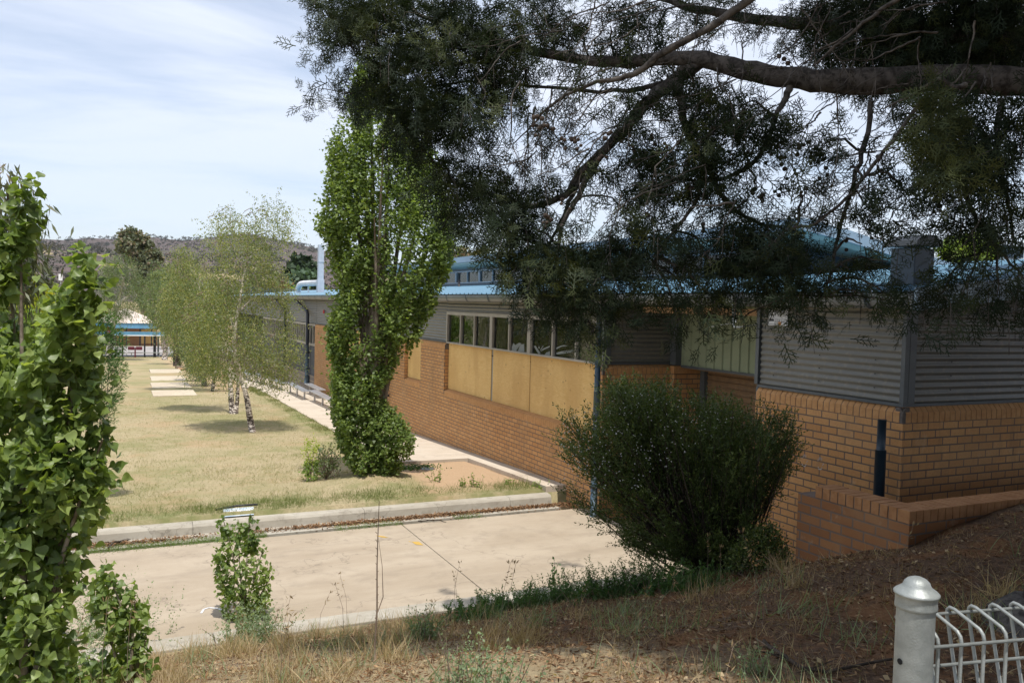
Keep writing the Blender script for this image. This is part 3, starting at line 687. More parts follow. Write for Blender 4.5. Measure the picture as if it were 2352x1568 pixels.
# service bracket with cables under the gutter
def r8(x, y): return ((2550 + x / 3.92) / 1.63265, (1050 + y / 3.92) / 1.63265)
q = lambda x, y, X=7.1: atX(*r8(x, y), X)
b = MB(); b.tube([q(815, 420), q(815, 620)], .010, 8); b.tube([q(800, 190), q(780, 215), q(778, 400), q(785, 640), q(800, 695), q(880, 690)], .014, 8)
b.tube([q(815, 625), q(600, 660, 7.3), q(430, 690, 7.42)], .007, 6); b.tube([q(880, 690), q(1000, 672, 7.25), q(1120, 655, 7.4)], .007, 6); b.tube([q(415, 300), q(770, 318)], .012, 6)
b.build('cable_bracket', MAT['galv'], B)
# hand prints
def q5(x, y): return ((2600 + x / 1.844) / 1.63265, (1350 + y / 1.844) / 1.63265)
b = MB()
def blot(cx, cy, rx, ry, th=0):
    pts = []
    for i in range(9):
        a = 2 * PI * i / 9; u, w = rx * math.cos(a), ry * math.sin(a); pts.append(atX(*q5(cx + u * math.cos(th) - w * math.sin(th), cy + u * math.sin(th) + w * math.cos(th)), W - .002))
    b.face(pts)
for ox, oy in ((0, 0), (110, 20)):
    for i, (dx, dy) in enumerate(((-14, -22), (-5, -30), (4, -31), (12, -26))): blot(766 + ox + dx, 690 + oy + dy, 2.2, 12, .05)
    blot(775 + ox + 12, 700 + oy, 2.6, 10, .5); blot(766 + ox, 733 + oy, 13, 5)
    blot(762 + ox - 8, 722 + oy, 3, 7); blot(762 + ox + 16, 722 + oy, 3, 7)
b.build('hand_print', MAT['whiteprint'], B)

# notice sign on the cladding
S_ = empty('notice_sign', (XC - .02, 7.95, 3.36), 'small white printed notice sign screwed to the corrugated wall under the gutter', 'sign')
b = MB(); b.box(XC - .022, XC - .016, 7.78, 8.12, 3.25, 3.47); b.build('sign_plate', MAT['white'], S_, bevel=.001)
b = MB(); random.seed(3)
for i in range(7):
    z = 3.455 - i * .0145; a = 7.81 + random.uniform(0, .02); c = 7.97 - random.uniform(0, .03) if i > 3 else 8.02 - random.uniform(0, .04)
    if i < 4: c = 8.0
    b.box(XC - .0235, XC - .0222, a, c, z - .004, z)
for i in range(4): b.box(XC - .0235, XC - .0222, 7.80, 8.0, 3.335 - i * .018, 3.338 - i * .018)
for i in range(6): b.box(XC - .0235, XC - .0222, 7.80 + i * .04, 7.802 + i * .04, 3.28, 3.337)
b.box(XC - .0235, XC - .0222, 8.02, 8.10, 3.305, 3.335); b.box(XC - .0235, XC - .0222, 7.98, 8.10, 3.262, 3.268)
b.build('printed_lines', MAT['ink'], S_)
b = MB(); b.box(XC - .024, XC - .0236, 7.89, 7.94, 3.26, 3.30); b.build('rust_stain', MAT['orange'], S_)

# ------------------------------------------------------------------ low brick wall
LW = empty('low_brick_wall', (5.72, 4.54, 0), 'low orange brick retaining wall with brick on edge coping in front of the building corner', 'wall')
b = MB(); b.box(5.72, 5.95, 4.54, 5.56, -.3, 1.742); b.box(5.72, 5.95, 5.56, 5.74, -.3, 1.742 - .0); b.box(5.95, 16, 4.54, 4.77, -.3, 1.742); b.build('brickwork', MAT['brick_low'], LW)
b = MB(); y = 4.66
while y < 5.5: b.box(5.716, 5.954, y, y + .078, 1.746, 1.85 + random.uniform(-.002, .002)); y += .088
x = 5.716; b.box(5.716, 5.79, 4.536, 4.652, 1.746, 1.85); b.box(5.80, 5.87, 4.536, 4.652, 1.746, 1.851)
x = 5.88
while x < 15.9: b.box(x, x + .078, 4.536, 4.774, 1.746, 1.85 + random.uniform(-.002, .002)); x += .088
b.build('coping', MAT['brickunit2'], LW, bevel=.004)
b = MB(); b.box(5.722, 5.948, 4.545, 5.52, 1.743, 1.842); b.box(5.948, 15.9, 4.545, 4.768, 1.743, 1.842); b.build('mortar_bed', MAT['mortar'], LW)

# ------------------------------------------------------------------ wire fence
pc = np.array([1.30, 1.01])
FN = empty('wire_fence', (pc[0], pc[1], 1.85), 'galvanised roll top wire mesh fence beside the camera, with domed steel post', 'fence')
PX, PY = pc
b = MB(); b.lathe([(.0325, 1.7), (.0325, 2.878)], (PX, PY, 0), 32); P_ = b.build('post', MAT['galv'], FN)
b = MB(); b.lathe([(.0001, 2.9345), (.008, 2.934), (.016, 2.9305), (.0215, 2.925), (.0235, 2.9195), (.026, 2.916), (.036, 2.909), (.0388, 2.906), (.0385, 2.9035), (.0365, 2.9015), (.0352, 2.898), (.0350, 2.889), (.0356, 2.883), (.0356, 2.8785), (.0330, 2.877)], (PX, PY, 0), 36); b.build('post_cap', MAT['galv'], P_)
hp = atZ(2076, 1501, 2.0); hd = _n([hp[0], hp[1], 0])
b = MB(); dirv = _n(np.array([-PX, -PY, 0]) ) ; sdv = np.array([dirv[1], -dirv[0], 0])
ang = dirv * math.cos(.72) + sdv * math.sin(.72) * (1 if np.dot(sdv, SX) < 0 else -1)
c0 = np.array([PX, PY, 2.784]) + ang * .0322
b.tube([c0, c0 + ang * .0012], .0055, 12); b.build('bolt_hole', MAT['dark'], P_)
e = _n([.98, -.2, 0]); bk = np.array([-e[1], e[0], 0]);  # along the fence, and away behind it
base = np.array([PX, PY, 0]) + e * .03
wires = MB(); n = 60
for i in range(n):
    o = base + e * (.022 + .05 * i); j = random.uniform(-.002, .002)
    P3 = lambda d, z: o + bk * d + np.array([0, 0, z])
    wires.tube([P3(0, 1.75), P3(0, 2.806 + j), P3(.003, 2.816), P3(.011, 2.823), P3(.074, 2.838), P3(.086, 2.838), P3(.092, 2.832), P3(.093, 2.82), P3(.012, 2.52)], .0035, 8)
wires.build('upright_wires', MAT['galv'], FN)
hw = MB()
for d, z in ((-.013, 2.806), (.082, 2.826), (.045, 2.742), (-.013, 2.705), (.02, 2.60), (-.013, 2.60), (-.013, 2.40), (-.013, 2.2)):
    hw.tube([base + bk * (d + .005) + np.array([0, 0, z]), base + e * 3 + bk * (d + .005) + np.array([0, 0, z])], .0034, 8)
hw.build('rail_wires', MAT['galv'], FN)

# ------------------------------------------------------------------ foliage tools
rg = np.random.default_rng(11)
def unit(a): return a / (np.linalg.norm(a, axis=-1, keepdims=True) + 1e-9)
def inst(P, D, N, S, tv, tf):
    """copies of a small leaf template: base P, axis D, facing N, size S"""
    n = len(P); D = unit(D); Wd = unit(np.cross(D, N)); Nn = np.cross(Wd, D); S = np.broadcast_to(np.asarray(S, float), (n,))
    tv = np.asarray(tv, float)
    v = P[:, None, :] + S[:, None, None] * (tv[None, :, 0, None] * Wd[:, None, :] + tv[None, :, 1, None] * D[:, None, :] + tv[None, :, 2, None] * Nn[:, None, :])
    tf = np.asarray(tf); f = (tf[None] + (np.arange(n) * len(tv))[:, None, None]).reshape(-1, tf.shape[1])
    return v.reshape(-1, 3), f
DIAM = ([(0, 0, 0), (.34, .5, .07), (0, 1, -.03), (-.34, .5, .07)], [(0, 1, 2, 3)])
def leaf_template(seed, fold=.22, curl=-.16):
    r_ = random.Random(seed); st = [(0, 0), (.0, .16), (.06, .36), (.2, .5), (.34, .5), (.5, .40), (.66, .27), (.82, .14), (1.08, 0)]; v = []; q = []; t3 = []
    for t, w_ in st:
        j_ = r_.uniform(-.035, .035) if 0 < w_ else 0; z = curl * t * t + .05 * math.sin(t * 7 + seed)
        v += [(-(w_ + j_), t - .05 * (w_ > .1), z + fold * (w_ + j_) * (1 + .5 * math.sin(t * 5))), (0, t, z), (w_ + j_, t - .05 * (w_ > .1), z + fold * (w_ + j_) * (1 + .5 * math.cos(t * 6)))]
    n_ = len(st)
    for i in range(1, n_ - 2):
        a = i * 3; b_ = a + 3; q += [(a, a + 1, b_ + 1, b_), (a + 1, a + 2, b_ + 2, b_ + 1)]
    a = (n_ - 2) * 3; t3 += [(a, a + 1, a + 4), (a + 1, a + 2, a + 4), (0, 4, 3), (1, 5, 4)]
    k = len(v); v += [(-.012, -.42, .06), (.012, -.42, .06), (.016, 0, 0), (-.016, 0, 0)]; q.append((k, k + 1, k + 2, k + 3))
    return (v, q), (v, t3)
LT = [leaf_template(i, f, c) for i, (f, c) in enumerate(((.2, -.2), (.35, -.05), (.1, .12), (.28, -.3)))]
POPS = ([(0, 0, 0), (.46, .22, .08), (0, 1.05, -.08), (-.46, .22, .08)], [(0, 1, 2, 3)])
NEED = ([(0, 0, 0), (.09, .5, .02), (0, 1, 0), (-.09, .5, .02)], [(0, 1, 2, 3)])
GUML = ([(0, 0, 0), (.09, .35, .02), (.02, 1, 0), (-.09, .4, .02)], [(0, 1, 2, 3)])
def frond(seed, nside=7, sub=2, w=.028, ang=.75, lift=.08):
    r = random.Random(seed); v = []; f = []
    def seg(a, b, w0, w1):
        a, b = np.array(a), np.array(b); d = b - a; nrm_ = np.array([d[1], -d[0], 0]); nrm_ /= np.linalg.norm(nrm_) + 1e-9
        i = len(v); v.extend([a - nrm_ * w0, a + nrm_ * w0, b + nrm_ * w1, b - nrm_ * w1]); f.append((i, i + 1, i + 2, i + 3))
    seg((0, 0, 0), (r.uniform(-.05, .05), 1, 0), w, w * .6)
    for k in range(nside):
        t = .12 + .82 * k / nside; s = 1 if k % 2 else -1; L = (.55 - .35 * t) * r.uniform(.8, 1.25); a = ang * r.uniform(.8, 1.2)
        p0 = (0, t, 0); p1 = (s * math.sin(a) * L, t + math.cos(a) * L, r.uniform(-lift, lift) * 2); seg(p0, p1, w * .8, w * .5)
        for q in range(sub):
            u = .35 + .5 * q / max(1, sub); c = [p0[i] + (p1[i] - p0[i]) * u for i in range(3)]; s2 = -1 if q % 2 else 1; a2 = a + s2 * .7; l2 = L * .42
            seg(c, (c[0] + s * math.sin(a2) * l2, c[1] + math.cos(a2) * l2, c[2] + r.uniform(-.05, .05)), w * .7, w * .45)
    return np.array(v), f
class Leaves:
    def __init__(s): s.v = []; s.f = {}; s.var = {}; s.n = 0
    def add(s, P, D, N, S, T, var=None):
        if len(P) == 0: return
        v, f = inst(P, D, N, S, *T)
        k = f.shape[1]; s.f.setdefault(k, []).append(f + s.n); s.v.append(v); s.n += len(v)
        if var is None: var = rg.random(len(P))
        s.var.setdefault(k, []).append(np.repeat(var, len(T[1])))
    def build(s, name, mat, parent=None):
        ks = sorted(s.f); return np_obj(name, np.concatenate(s.v), [np.concatenate(s.f[k]) for k in ks], mat, parent, var=np.concatenate([np.concatenate(s.var[k]) for k in ks]))
def add_poplar(L, P, D, N, S, var):
    kk = rg.integers(0, 4, len(P)); S = np.broadcast_to(S, (len(P),))
    for i_ in range(4):
        m = kk == i_
        for T_ in LT[i_]: L.add(P[m], D[m], N[m], S[m], T_, var[m])
def rnd(n, k=3): return rg.normal(size=(n, k))
def outline_pts(rows, D, n, thick=1.0, edge=.0, gaps=0, gz=1.0):
    ys = np.array([r[0] for r in rows], float); xl = np.array([r[1] for r in rows], float); xr = np.array([r[2] for r in rows], float)
    yy = np.linspace(ys[0], ys[-1], 400); w = np.interp(yy, ys, xr) - np.interp(yy, ys, xl); cdf = np.cumsum(np.maximum(w, .01)); cdf /= cdf[-1]
    y = np.interp(rg.random(n), cdf, yy); a, b = np.interp(y, ys, xl), np.interp(y, ys, xr); u = rg.random(n) * 2 - 1
    if edge: u = np.sign(u) * np.abs(u) ** (1 - edge)
    x = (a + b) / 2 + u * (b - a) / 2; hw = (b - a) / 2 * D / F
    P = np.stack([at(px, py, D) for px, py in zip(x, y)]); off = (rg.random(n) * 2 - 1) * np.sqrt(np.clip(1 - u * u, 0.05, 1)) * hw * thick
    P = P + off[:, None] * np.array([FW[0], FW[1], 0]) / np.linalg.norm(FW[:2])
    if gaps:
        keep = np.array([mnoise.noise(Vector((p[0] * gaps, p[1] * gaps, p[2] * gaps * gz))) for p in P]) > rg.normal(size=n) * .12 - .13; P, u = P[keep], u[keep]
    return P, u
def upright_sprigs(L, P, nl, length, size, rich=False, tmpl=None, lean=.35, varsh=0):
    """short upright shoots with leaves set round them"""
    n = len(P); ax = unit(rnd(n) * lean + np.array([0, 0, 1.0])); hue = rg.random(n)
    for k in range(nl):
        t = (k + rg.random(n)) / nl; base = P + ax * (t * length)[:, None]
        out = rnd(n); out[:, 2] = out[:, 2] * .5 - .25; out = unit(out); N = unit(rnd(n) * .8 + np.array([-.2, -.5, .9]))
        S = size * (1.15 - .45 * t) * rg.uniform(.75, 1.2, n); var = np.clip(hue * .5 + rg.random(n) * .55 + varsh - .0, 0, 1)
        base = base + out * size * .35
        if rich: add_poplar(L, base, out + np.array([0, 0, -.25]), N, S, var)
        else: L.add(base, out, N, S, tmpl or POPS, var)
    return ax
def stems(b, base, tops, r0, r1, k=6, bend=.15, seg=6):
    for q in tops:
        base_ = np.array(base) + np.array([random.uniform(-.06, .06), random.uniform(-.06, .06), 0]); q = np.array(q); mid = random.uniform(-1, 1) * bend * np.cross(q - base_, [0, 0, 1.0]) * .2
        pts = []
        for i in range(seg + 1):
            t = i / seg; p = base_ * (1 - t) + q * t; s = np.array([p[0], p[1], 0]) - np.array([base_[0], base_[1], 0]); p = p - np.append(s[:2] * (1 - t) * .75, 0) + mid * math.sin(PI * t); pts.append(p)
        b.tube(pts, list(np.linspace(r0, r1, seg + 1)), k)

# ------------------------------------------------------------------ tall poplar beside the path and its suckers
pb = np.array([4.30, 14.9, hz(4.3, 14.9)]); D0 = float(FW @ (pb - CAM))
T = empty('poplar_tree', tuple(pb), 'tall green poplar with upright branches beside the path, its top behind the cypress', 'tree')
rows = [(150, 842, 860), (185, 822, 884), (235, 806, 900), (285, 790, 940), (330, 772, 975), (390, 756, 1000), (450, 744, 1018), (500, 734, 1034), (540, 738, 1038), (575, 756, 1040), (620, 768, 1034), (660, 768, 1014), (700, 764, 996), (740, 762, 982), (780, 755, 962), (820, 760, 936), (860, 766, 896), (900, 766, 874), (945, 768, 868), (990, 776, 868), (1035, 786, 872), (1075, 803, 878), (1096, 818, 870)]
L = Leaves(); P, u = outline_pts(rows, D0, 6800, .8, .15, 2.6, .32); upright_sprigs(L, P, 12, .32, .066, varsh=.02)
P, u = outline_pts(rows[16:], D0 - .25, 420, .8, .1); upright_sprigs(L, P, 12, .25, .066, varsh=.02)
L.build('crown', MAT['poplarfar'], T)
b = MB(); tops = [at(x, y, D0 + d) for x, y, d in ((850, 160, 0), (800, 300, .5), (900, 260, -.4), (950, 350, .3), (990, 420, -.2), (770, 420, .3), (830, 250, .2), (880, 330, -.7), (1005, 520, .2), (930, 560, .8), (760, 560, -.3), (860, 500, -.8))]
stems(b, pb + np.array([0, 0, -.1]), tops, .09, .012, 7); b.tube([pb + np.array([0, 0, -.2]), pb + np.array([.02, .0, .9]), pb + np.array([.05, .05, 2.2])], [.17, .13, .09], 10); b.build('trunk', MAT['bark'], T)
sb = atZ(905, 1098, .12); sb[2] = hz(sb[0], sb[1]); D1 = float(FW @ (sb - CAM))
T = empty('poplar_sucker', tuple(sb), 'leafy poplar sucker clump at the right foot of the tall poplar', 'shrub')
rows = [(930, 862, 880), (960, 860, 908), (985, 858, 932), (1010, 858, 946), (1040, 860, 945), (1070, 864, 925), (1100, 868, 905)]
L = Leaves(); P, u = outline_pts(rows, D1 - .3, 420, .9); upright_sprigs(L, P, 9, .2, .062, varsh=.05); L.build('leaves', MAT['poplarfar'], T)
b = MB(); stems(b, sb, [at(x, y, D1) for x, y in ((880, 960), (910, 970), (930, 1000), (870, 1000))], .02, .005, 5); b.build('stem', MAT['bark'], T)
# dead upright canes between them
cb = sb + np.array([.0, -.0, 0]); T = empty('dead_cane_clump', tuple(cb), 'clump of bare pale dead canes standing against the tall poplar above its suckers', 'dead branches')
b = MB(); stems(b, cb + np.array([-.05, 0, .6]), [at(x, y, D1 - .35) for x, y in ((868, 905), (875, 880), (884, 900), (893, 930), (880, 935), (900, 955))], .008, .003, 4); b.build('cane', MAT['twig'], T)

# ------------------------------------------------------------------ foreground poplar saplings
def popl_near(name, base, rowsets, D, label, cat, size, stemtops, r0, nl=9, length=.24, group=None, mat='poplar'):
    T = empty(name, tuple(base), label, cat, group); L = Leaves()
    for rows, n, dd in rowsets:
        P, u = outline_pts(rows, D + dd, n, .75, .1); upright_sprigs(L, P, nl, length, size, rich=True)
    L.build('leaves', MAT[mat], T); b = MB(); stems(b, base, [at(x, y, D + dd) for x, y, dd in stemtops], r0, .004, 7); b.build('stem', MAT['bark'], T); return T
def on_bank(px, py):   # where a ray meets the bank
    r = ray(px, py); t = 1.5
    for i in range(900):
        p = CAM + r * t
        if p[2] <= hz(p[0], p[1]): return p
        t += .01
    return p
lb = at(92, 1690, 3.3); lb[2] = hz(lb[0], lb[1]); Dl = 3.3
popl_near('poplar_sapling', lb, [
    ([(470, 50, 62), (500, 25, 66), (530, 5, 64), (570, -15, 60), (610, -30, 50), (660, -50, 28), (700, -60, 10)], 46, .1),
    ([(615, 180, 196), (650, 168, 212), (690, 160, 212), (730, 145, 210), (770, 125, 208), (810, 95, 208)], 36, -.1),
    ([(830, -60, 206), (870, -60, 200), (920, -60, 206), (970, -60, 222), (1020, -60, 240), (1070, -60, 246), (1110, -60, 240), (1150, -60, 224), (1200, -60, 202), (1260, -60, 178), (1330, -60, 158), (1400, -60, 164), (1480, -60, 156), (1620, -60, 146)], 500, 0),
    ([(780, -60, 10), (810, -60, 60), (840, -60, 120)], 30, .2)], Dl, 'large leafy poplar sapling filling the left edge, nearest the camera', 'tree', .048,
    [(48, 540, .12), (20, 640, .2), (198, 590, 0), (190, 700, .1), (110, 800, 0), (150, 950, .1), (235, 1010, 0), (40, 900, .1)], .020, length=.17)
sb2 = on_bank(300, 1600); D2 = float(FW @ (sb2 - CAM))
popl_near('poplar_sapling', sb2, [
    ([(1325, 215, 240), (1350, 205, 262), (1385, 205, 300), (1420, 220, 328), (1460, 240, 330), (1495, 240, 335), (1530, 235, 342), (1560, 255, 342)], 90, 0), ([(1520, 160, 200), (1550, 160, 240), (1600, 150, 250)], 30, 0)],
    D2, 'low poplar sapling with a leaning stem at the bottom left, right of the large one', 'tree', .052, [(250, 1320, 0), (310, 1380, 0), (335, 1470, 0), (180, 1500, 0), (220, 1370, 0)], .014, nl=7, length=.12)
sb3 = on_bank(568, 1452); D3 = float(FW @ (sb3 - CAM))
popl_near('poplar_sapling', sb3, [([(1205, 508, 518), (1228, 506, 530), (1250, 503, 578), (1275, 500, 600), (1300, 498, 610), (1330, 500, 618), (1360, 506, 620), (1390, 508, 612), (1430, 516, 606), (1455, 525, 600)], 200, 0), ([(1200, 566, 578), (1230, 562, 582), (1260, 560, 584)], 12, 0)],
    D3, 'slim poplar sapling standing alone in front of the driveway', 'tree', .052, [(512, 1190, 0), (575, 1180, 0), (605, 1260, 0), (545, 1240, 0), (625, 1320, 0)], .010, nl=7, length=.16)

# ------------------------------------------------------------------ birches
def droop(L, P, nl, length, size, mat=None, wind=.35, var0=.0, spread=.5):
    n = len(P); d = unit(rnd(n) * spread + np.array([wind * V[0] * .6 + .2, -.1, -.75])); hue = rg.random(n)
    for k in range(nl):
        t = (k + rg.random(n)) / nl; base = P + d * (t * length)[:, None] + rnd(n) * .03; base[:, 2] -= (t * t) * length * .25
        o = unit(rnd(n) + np.array([0, 0, -.8])); N = unit(rnd(n)); L.add(base, o, N, size * rg.uniform(.7, 1.2, n), DIAM, np.clip(hue * .55 + rg.random(n) * .5 + var0, 0, 1))
def birch(base_px, z0, trunk, rows_list, label, mats='birch', size=.05, r0=.11, nl=14, length=.55, extra=None, group='birch trees on the lawn', name='birch_tree', bark='birchbark', thick=.8, wind=.35):
    bp = atZ(*base_px, z0); bp[2] = float(H(bp[0], bp[1])) - .03; bp = atZ(*base_px, float(bp[2])); D = float(FW @ (bp - CAM))
    T = empty(name, tuple(bp), label, 'tree', group); b = MB()
    for k, tr in enumerate(trunk):
        pts = [at(x, y, D + d) for x, y, d in tr]; n = len(pts); rr = [r0 * (.75 if k else 1) * (1 - .85 * i / max(1, n - 1)) + .008 for i in range(n)]
        if k > 1: rr = [max(.006, x * .45) for x in rr]
        b.tube(pts, rr, 8)
    b.build('trunk', MAT[bark], T); L = Leaves(); tb = MB()
    for rows, n in rows_list:
        P, u = outline_pts(rows, D, int(n * (3.9 if n > 500 else 4.6 if n > 100 else 2)), thick, 0, 1.5 if n > 100 else 0, .5); droop(L, P, nl, length, size * 1.12, wind=wind)
        for p in P[::16]:
            q = p + np.array([random.uniform(-.1, .3), random.uniform(-.2, .2), random.uniform(-.6, -.2)]); tb.tube([p + np.array([-.15, 0, -.1]), p, (p + q) / 2 + np.array([.05, 0, .05]), q], [.009, .007, .005, .003], 4, cap=False)
    L.build('crown', MAT[mats], T); tb.build('twigs', MAT['twig'], T); return T
birch((581, 994), -.1, [[(581, 998, 0), (574, 960, 0), (568, 920, 0), (561, 890, 0), (548, 860, 0), (533, 832, .1), (505, 812, .2), (480, 800, .2)], [(561, 890, 0), (553, 860, 0), (540, 820, -.2), (537, 780, -.2), (545, 720, -.1), (556, 660, 0), (566, 600, 0), (572, 540, .1)],
    [(566, 892, 0), (580, 878, 0), (602, 862, .2)], [(545, 720, 0), (575, 690, 0), (606, 672, 0)], [(540, 760, 0), (520, 700, .3), (505, 640, .3)], [(566, 600, 0), (590, 575, 0), (615, 560, 0)], [(533, 832, 0), (500, 822, 0), (470, 818, 0)]],
    [([(470, 500, 530), (500, 480, 560), (530, 465, 595), (565, 470, 580)], 95), ([(445, 605, 640), (462, 590, 645), (485, 570, 665), (515, 560, 675), (550, 560, 668)], 100),
     ([(545, 520, 600), (570, 505, 635), (600, 490, 650), (640, 470, 655), (680, 450, 660), (720, 425, 655), (760, 418, 670), (800, 430, 676), (830, 460, 670), (850, 500, 665), (868, 520, 640)], 900)],
    'white barked birch with a leaning forked trunk, nearest of the birches to the camera', size=.043, r0=.085)
birch((537, 951), -.2, [[(535, 953, 0), (531, 920, 0), (529, 885, 0), (526, 850, 0), (520, 800, 0), (500, 740, 0), (480, 680, 0), (470, 600, 0)], [(541, 952, 0), (545, 920, 0), (547, 880, 0), (546, 850, 0), (552, 780, 0)], [(500, 740, 0), (470, 700, 0), (455, 650, 0), (440, 600, 0)]],
    [([(560, 395, 420), (590, 388, 470), (640, 375, 500), (700, 360, 510), (760, 370, 520), (810, 400, 520), (840, 430, 500)], 420), ([(480, 480, 520), (510, 470, 590), (560, 478, 600)], 45)],
    'twin trunked birch just behind and left of the leaning white birch', size=.045, r0=.09)
birch((489, 899), -.3, [[(488, 901, 0), (490, 880, 0), (494, 860, 0), (500, 800, 0), (490, 740, 0)], [(494, 860, 0), (500, 840, 0), (510, 800, 0)]],
    [([(600, 350, 420), (660, 330, 460), (720, 330, 470), (780, 380, 500), (820, 420, 520), (850, 432, 525), (866, 450, 510)], 430)], 'small birch with a pale slanting trunk in the middle of the birch row', mats='birchg', size=.05, r0=.07)
birch((470, 886), -.3, [[(470, 888, 0), (468, 870, 0), (466, 850, 0), (460, 790, 0), (450, 720, 0)]], [([(640, 400, 470), (700, 390, 500), (760, 400, 500), (820, 425, 500), (852, 435, 505)], 260)], 'birch with a short dark trunk left of the small pale one', mats='birchg', size=.055, r0=.12, bark='darkbark')
birch((455, 872), -.35, [[(456, 874, 0), (455, 855, 0), (452, 800, 0)]], [([(700, 400, 450), (760, 400, 460), (820, 420, 470), (845, 430, 470)], 150)], 'grey trunked birch half hidden at the back of the birch row', mats='birchg', size=.055, r0=.12, bark='bark')
birch((407, 838), -.5, [[(407, 840, 0), (405, 815, 0), (405, 790, 0), (400, 740, 0), (410, 690, 0)]], [([(590, 410, 440), (620, 385, 470), (680, 345, 480), (740, 350, 460), (790, 390, 450), (805, 395, 440)], 380)], 'birch with a thick dark trunk beyond the concrete slabs', mats='birch', size=.075, r0=.26, length=.9, bark='darkbark')
birch((378, 824), -.7, [[(378, 826, 0), (380, 800, 0), (384, 780, 0), (386, 740, 0), (360, 690, 0)]], [([(640, 335, 400), (680, 330, 410), (715, 335, 400), (740, 355, 400), (760, 370, 395)], 170)], 'birch with a white trunk standing at the edge of the paved court', mats='birchg', size=.08, r0=.22, length=1.0)
birch((250, 815), -.75, [[(250, 817, 0), (258, 760, 0), (270, 700, 0), (285, 640, 0)], [(270, 700, 0), (300, 675, 0)], [(262, 745, 0), (290, 720, 0)]], [([(585, 250, 295), (610, 232, 312), (650, 225, 325), (690, 225, 325), (715, 230, 300), (725, 235, 270)], 400)], 'large drooping green birch overhanging the far building, left of the others', mats='birchg', size=.085, r0=.25, length=1.1)

# ------------------------------------------------------------------ background trees
def blobtree(name, label, blobs, D, mat, size, trunkpx=None, per=260, tm=DIAM, r0=.25, group=None, clump=.35, bark='bark', up=False):
    zb = -1.0; x0, y0 = trunkpx if trunkpx else (blobs[0][0], 800); base = at(x0, y0, D); base[2] = float(H(base[0], base[1]))
    T = empty(name, tuple(base), label, 'tree', group); L = Leaves()
    for (x, y, rx, ry, dd) in blobs:
        c = at(x, y, D + dd); n = int(per); sx, sy = rx * D / F, ry * D / F; nc = max(6, n // 28)
        q = unit(rnd(nc)) * (rg.random((nc, 1)) ** .45); cc = c + q[:, :1] * sx * SX + q[:, 1:2] * sy * np.array([0, 0, 1]) + q[:, 2:] * sx * .9 * np.array([FW[0], FW[1], 0])
        pick = rg.integers(0, nc, n); P = cc[pick] + rnd(n) * clump * sx * .5; hue = rg.random(nc)[pick]
        L.add(P, unit(rnd(n) + np.array([0, 0, .3 if up else -.5])), unit(rnd(n) + np.array([0, -.2, .6])), size * rg.uniform(.6, 1.3, n), tm, np.clip(hue * .6 + rg.random(n) * .45, 0, 1))
    L.build('crown', MAT[mat], T); b = MB(); stems(b, base + np.array([0, 0, -.3]), [at(x, y, D + dd) for (x, y, rx, ry, dd) in blobs[:7]], r0, r0 * .2, 6); b.build('trunk', MAT[bark], T); return T
blobtree('eucalyptus_tree', 'tall dark eucalyptus with a rounded open crown rising above the birches against the hill', [(300, 545, 24, 18, 0), (325, 560, 26, 18, 3), (290, 565, 20, 14, -2), (350, 590, 22, 16, 2), (345, 620, 24, 20, 0), (330, 650, 26, 22, 0), (352, 665, 20, 22, 2), (335, 690, 18, 18, 0), (310, 590, 22, 16, 0)], 128, 'gum', .5, (335, 790), 1500, DIAM, .35)
blobtree('golden_leaf_tree', 'round yellow green tree at the left edge behind the large poplar sapling', [(50, 650, 40, 30, 0), (80, 680, 36, 32, 1), (30, 690, 45, 35, 0), (100, 700, 24, 28, 0), (60, 720, 60, 30, -1)], 48, 'lime', .24, (60, 800), 1300, DIAM, .2)
blobtree('green_tree', 'mid green bushy tree below the yellow green one at the left edge', [(30, 740, 60, 36, 0), (100, 750, 50, 34, 0), (160, 745, 40, 34, 2), (70, 790, 90, 40, -1), (190, 720, 30, 30, 3)], 44, 'weed', .22, (90, 830), 900, DIAM, .2)
blobtree('pine_tree', 'dark round topped pine beyond the roof, left of the exhaust stack', [(690, 596, 22, 14, 0), (700, 615, 22, 16, 0), (680, 620, 22, 16, 1), (705, 630, 18, 18, 0)], 120, 'dkpine', .9, (695, 700), 420, DIAM, .35, bark='darkbark')
blobtree('pine_tree', 'bluish green conifer in front of the dark pine beyond the roof', [(695, 640, 26, 16, 0), (700, 660, 30, 20, 0), (680, 665, 26, 18, 0), (712, 650, 18, 20, 0)], 100, 'blpine', .7, (696, 720), 480, DIAM, .3, up=True)
blobtree('green_tree', 'bright green low tree just behind the white roof duct', [(640, 690, 50, 16, 0), (690, 686, 44, 20, 0), (730, 690, 40, 18, 0), (600, 700, 40, 20, 0)], 75, 'weed', .4, (670, 760), 520, DIAM, .2)
blobtree('reddish_tree', 'reddish brown scrubby tree left of the bluish conifer', [(640, 668, 30, 14, 0), (610, 680, 28, 14, 0), (660, 680, 20, 12, 0)], 90, 'litter', .45, (630, 760), 420, DIAM, .2)
blobtree('reddish_tree', 'dark reddish tree showing above the upper roof beside the poplar', [(1060, 582, 24, 14, 0), (1100, 585, 26, 14, 0), (1040, 600, 20, 12, 0)], 80, 'gum', .5, (1070, 700), 420, DIAM, .2)
blobtree('green_tree', 'light green tree behind the roof at the right, seen through the cypress', [(2200, 590, 36, 26, 0), (2240, 600, 36, 26, 0), (2180, 570, 26, 22, 0), (2270, 570, 24, 26, 1), (2225, 560, 30, 24, 0)], 30, 'weed', .16, (2220, 700), 1200, DIAM, .15)
blobtree('golden_leaf_tree', 'yellowish scrub tree between the birches and the eucalyptus', [(375, 640, 24, 22, 0), (400, 660, 26, 24, 0), (360, 680, 26, 20, 0)], 95, 'birch', .5, (375, 790), 420, DIAM, .2)
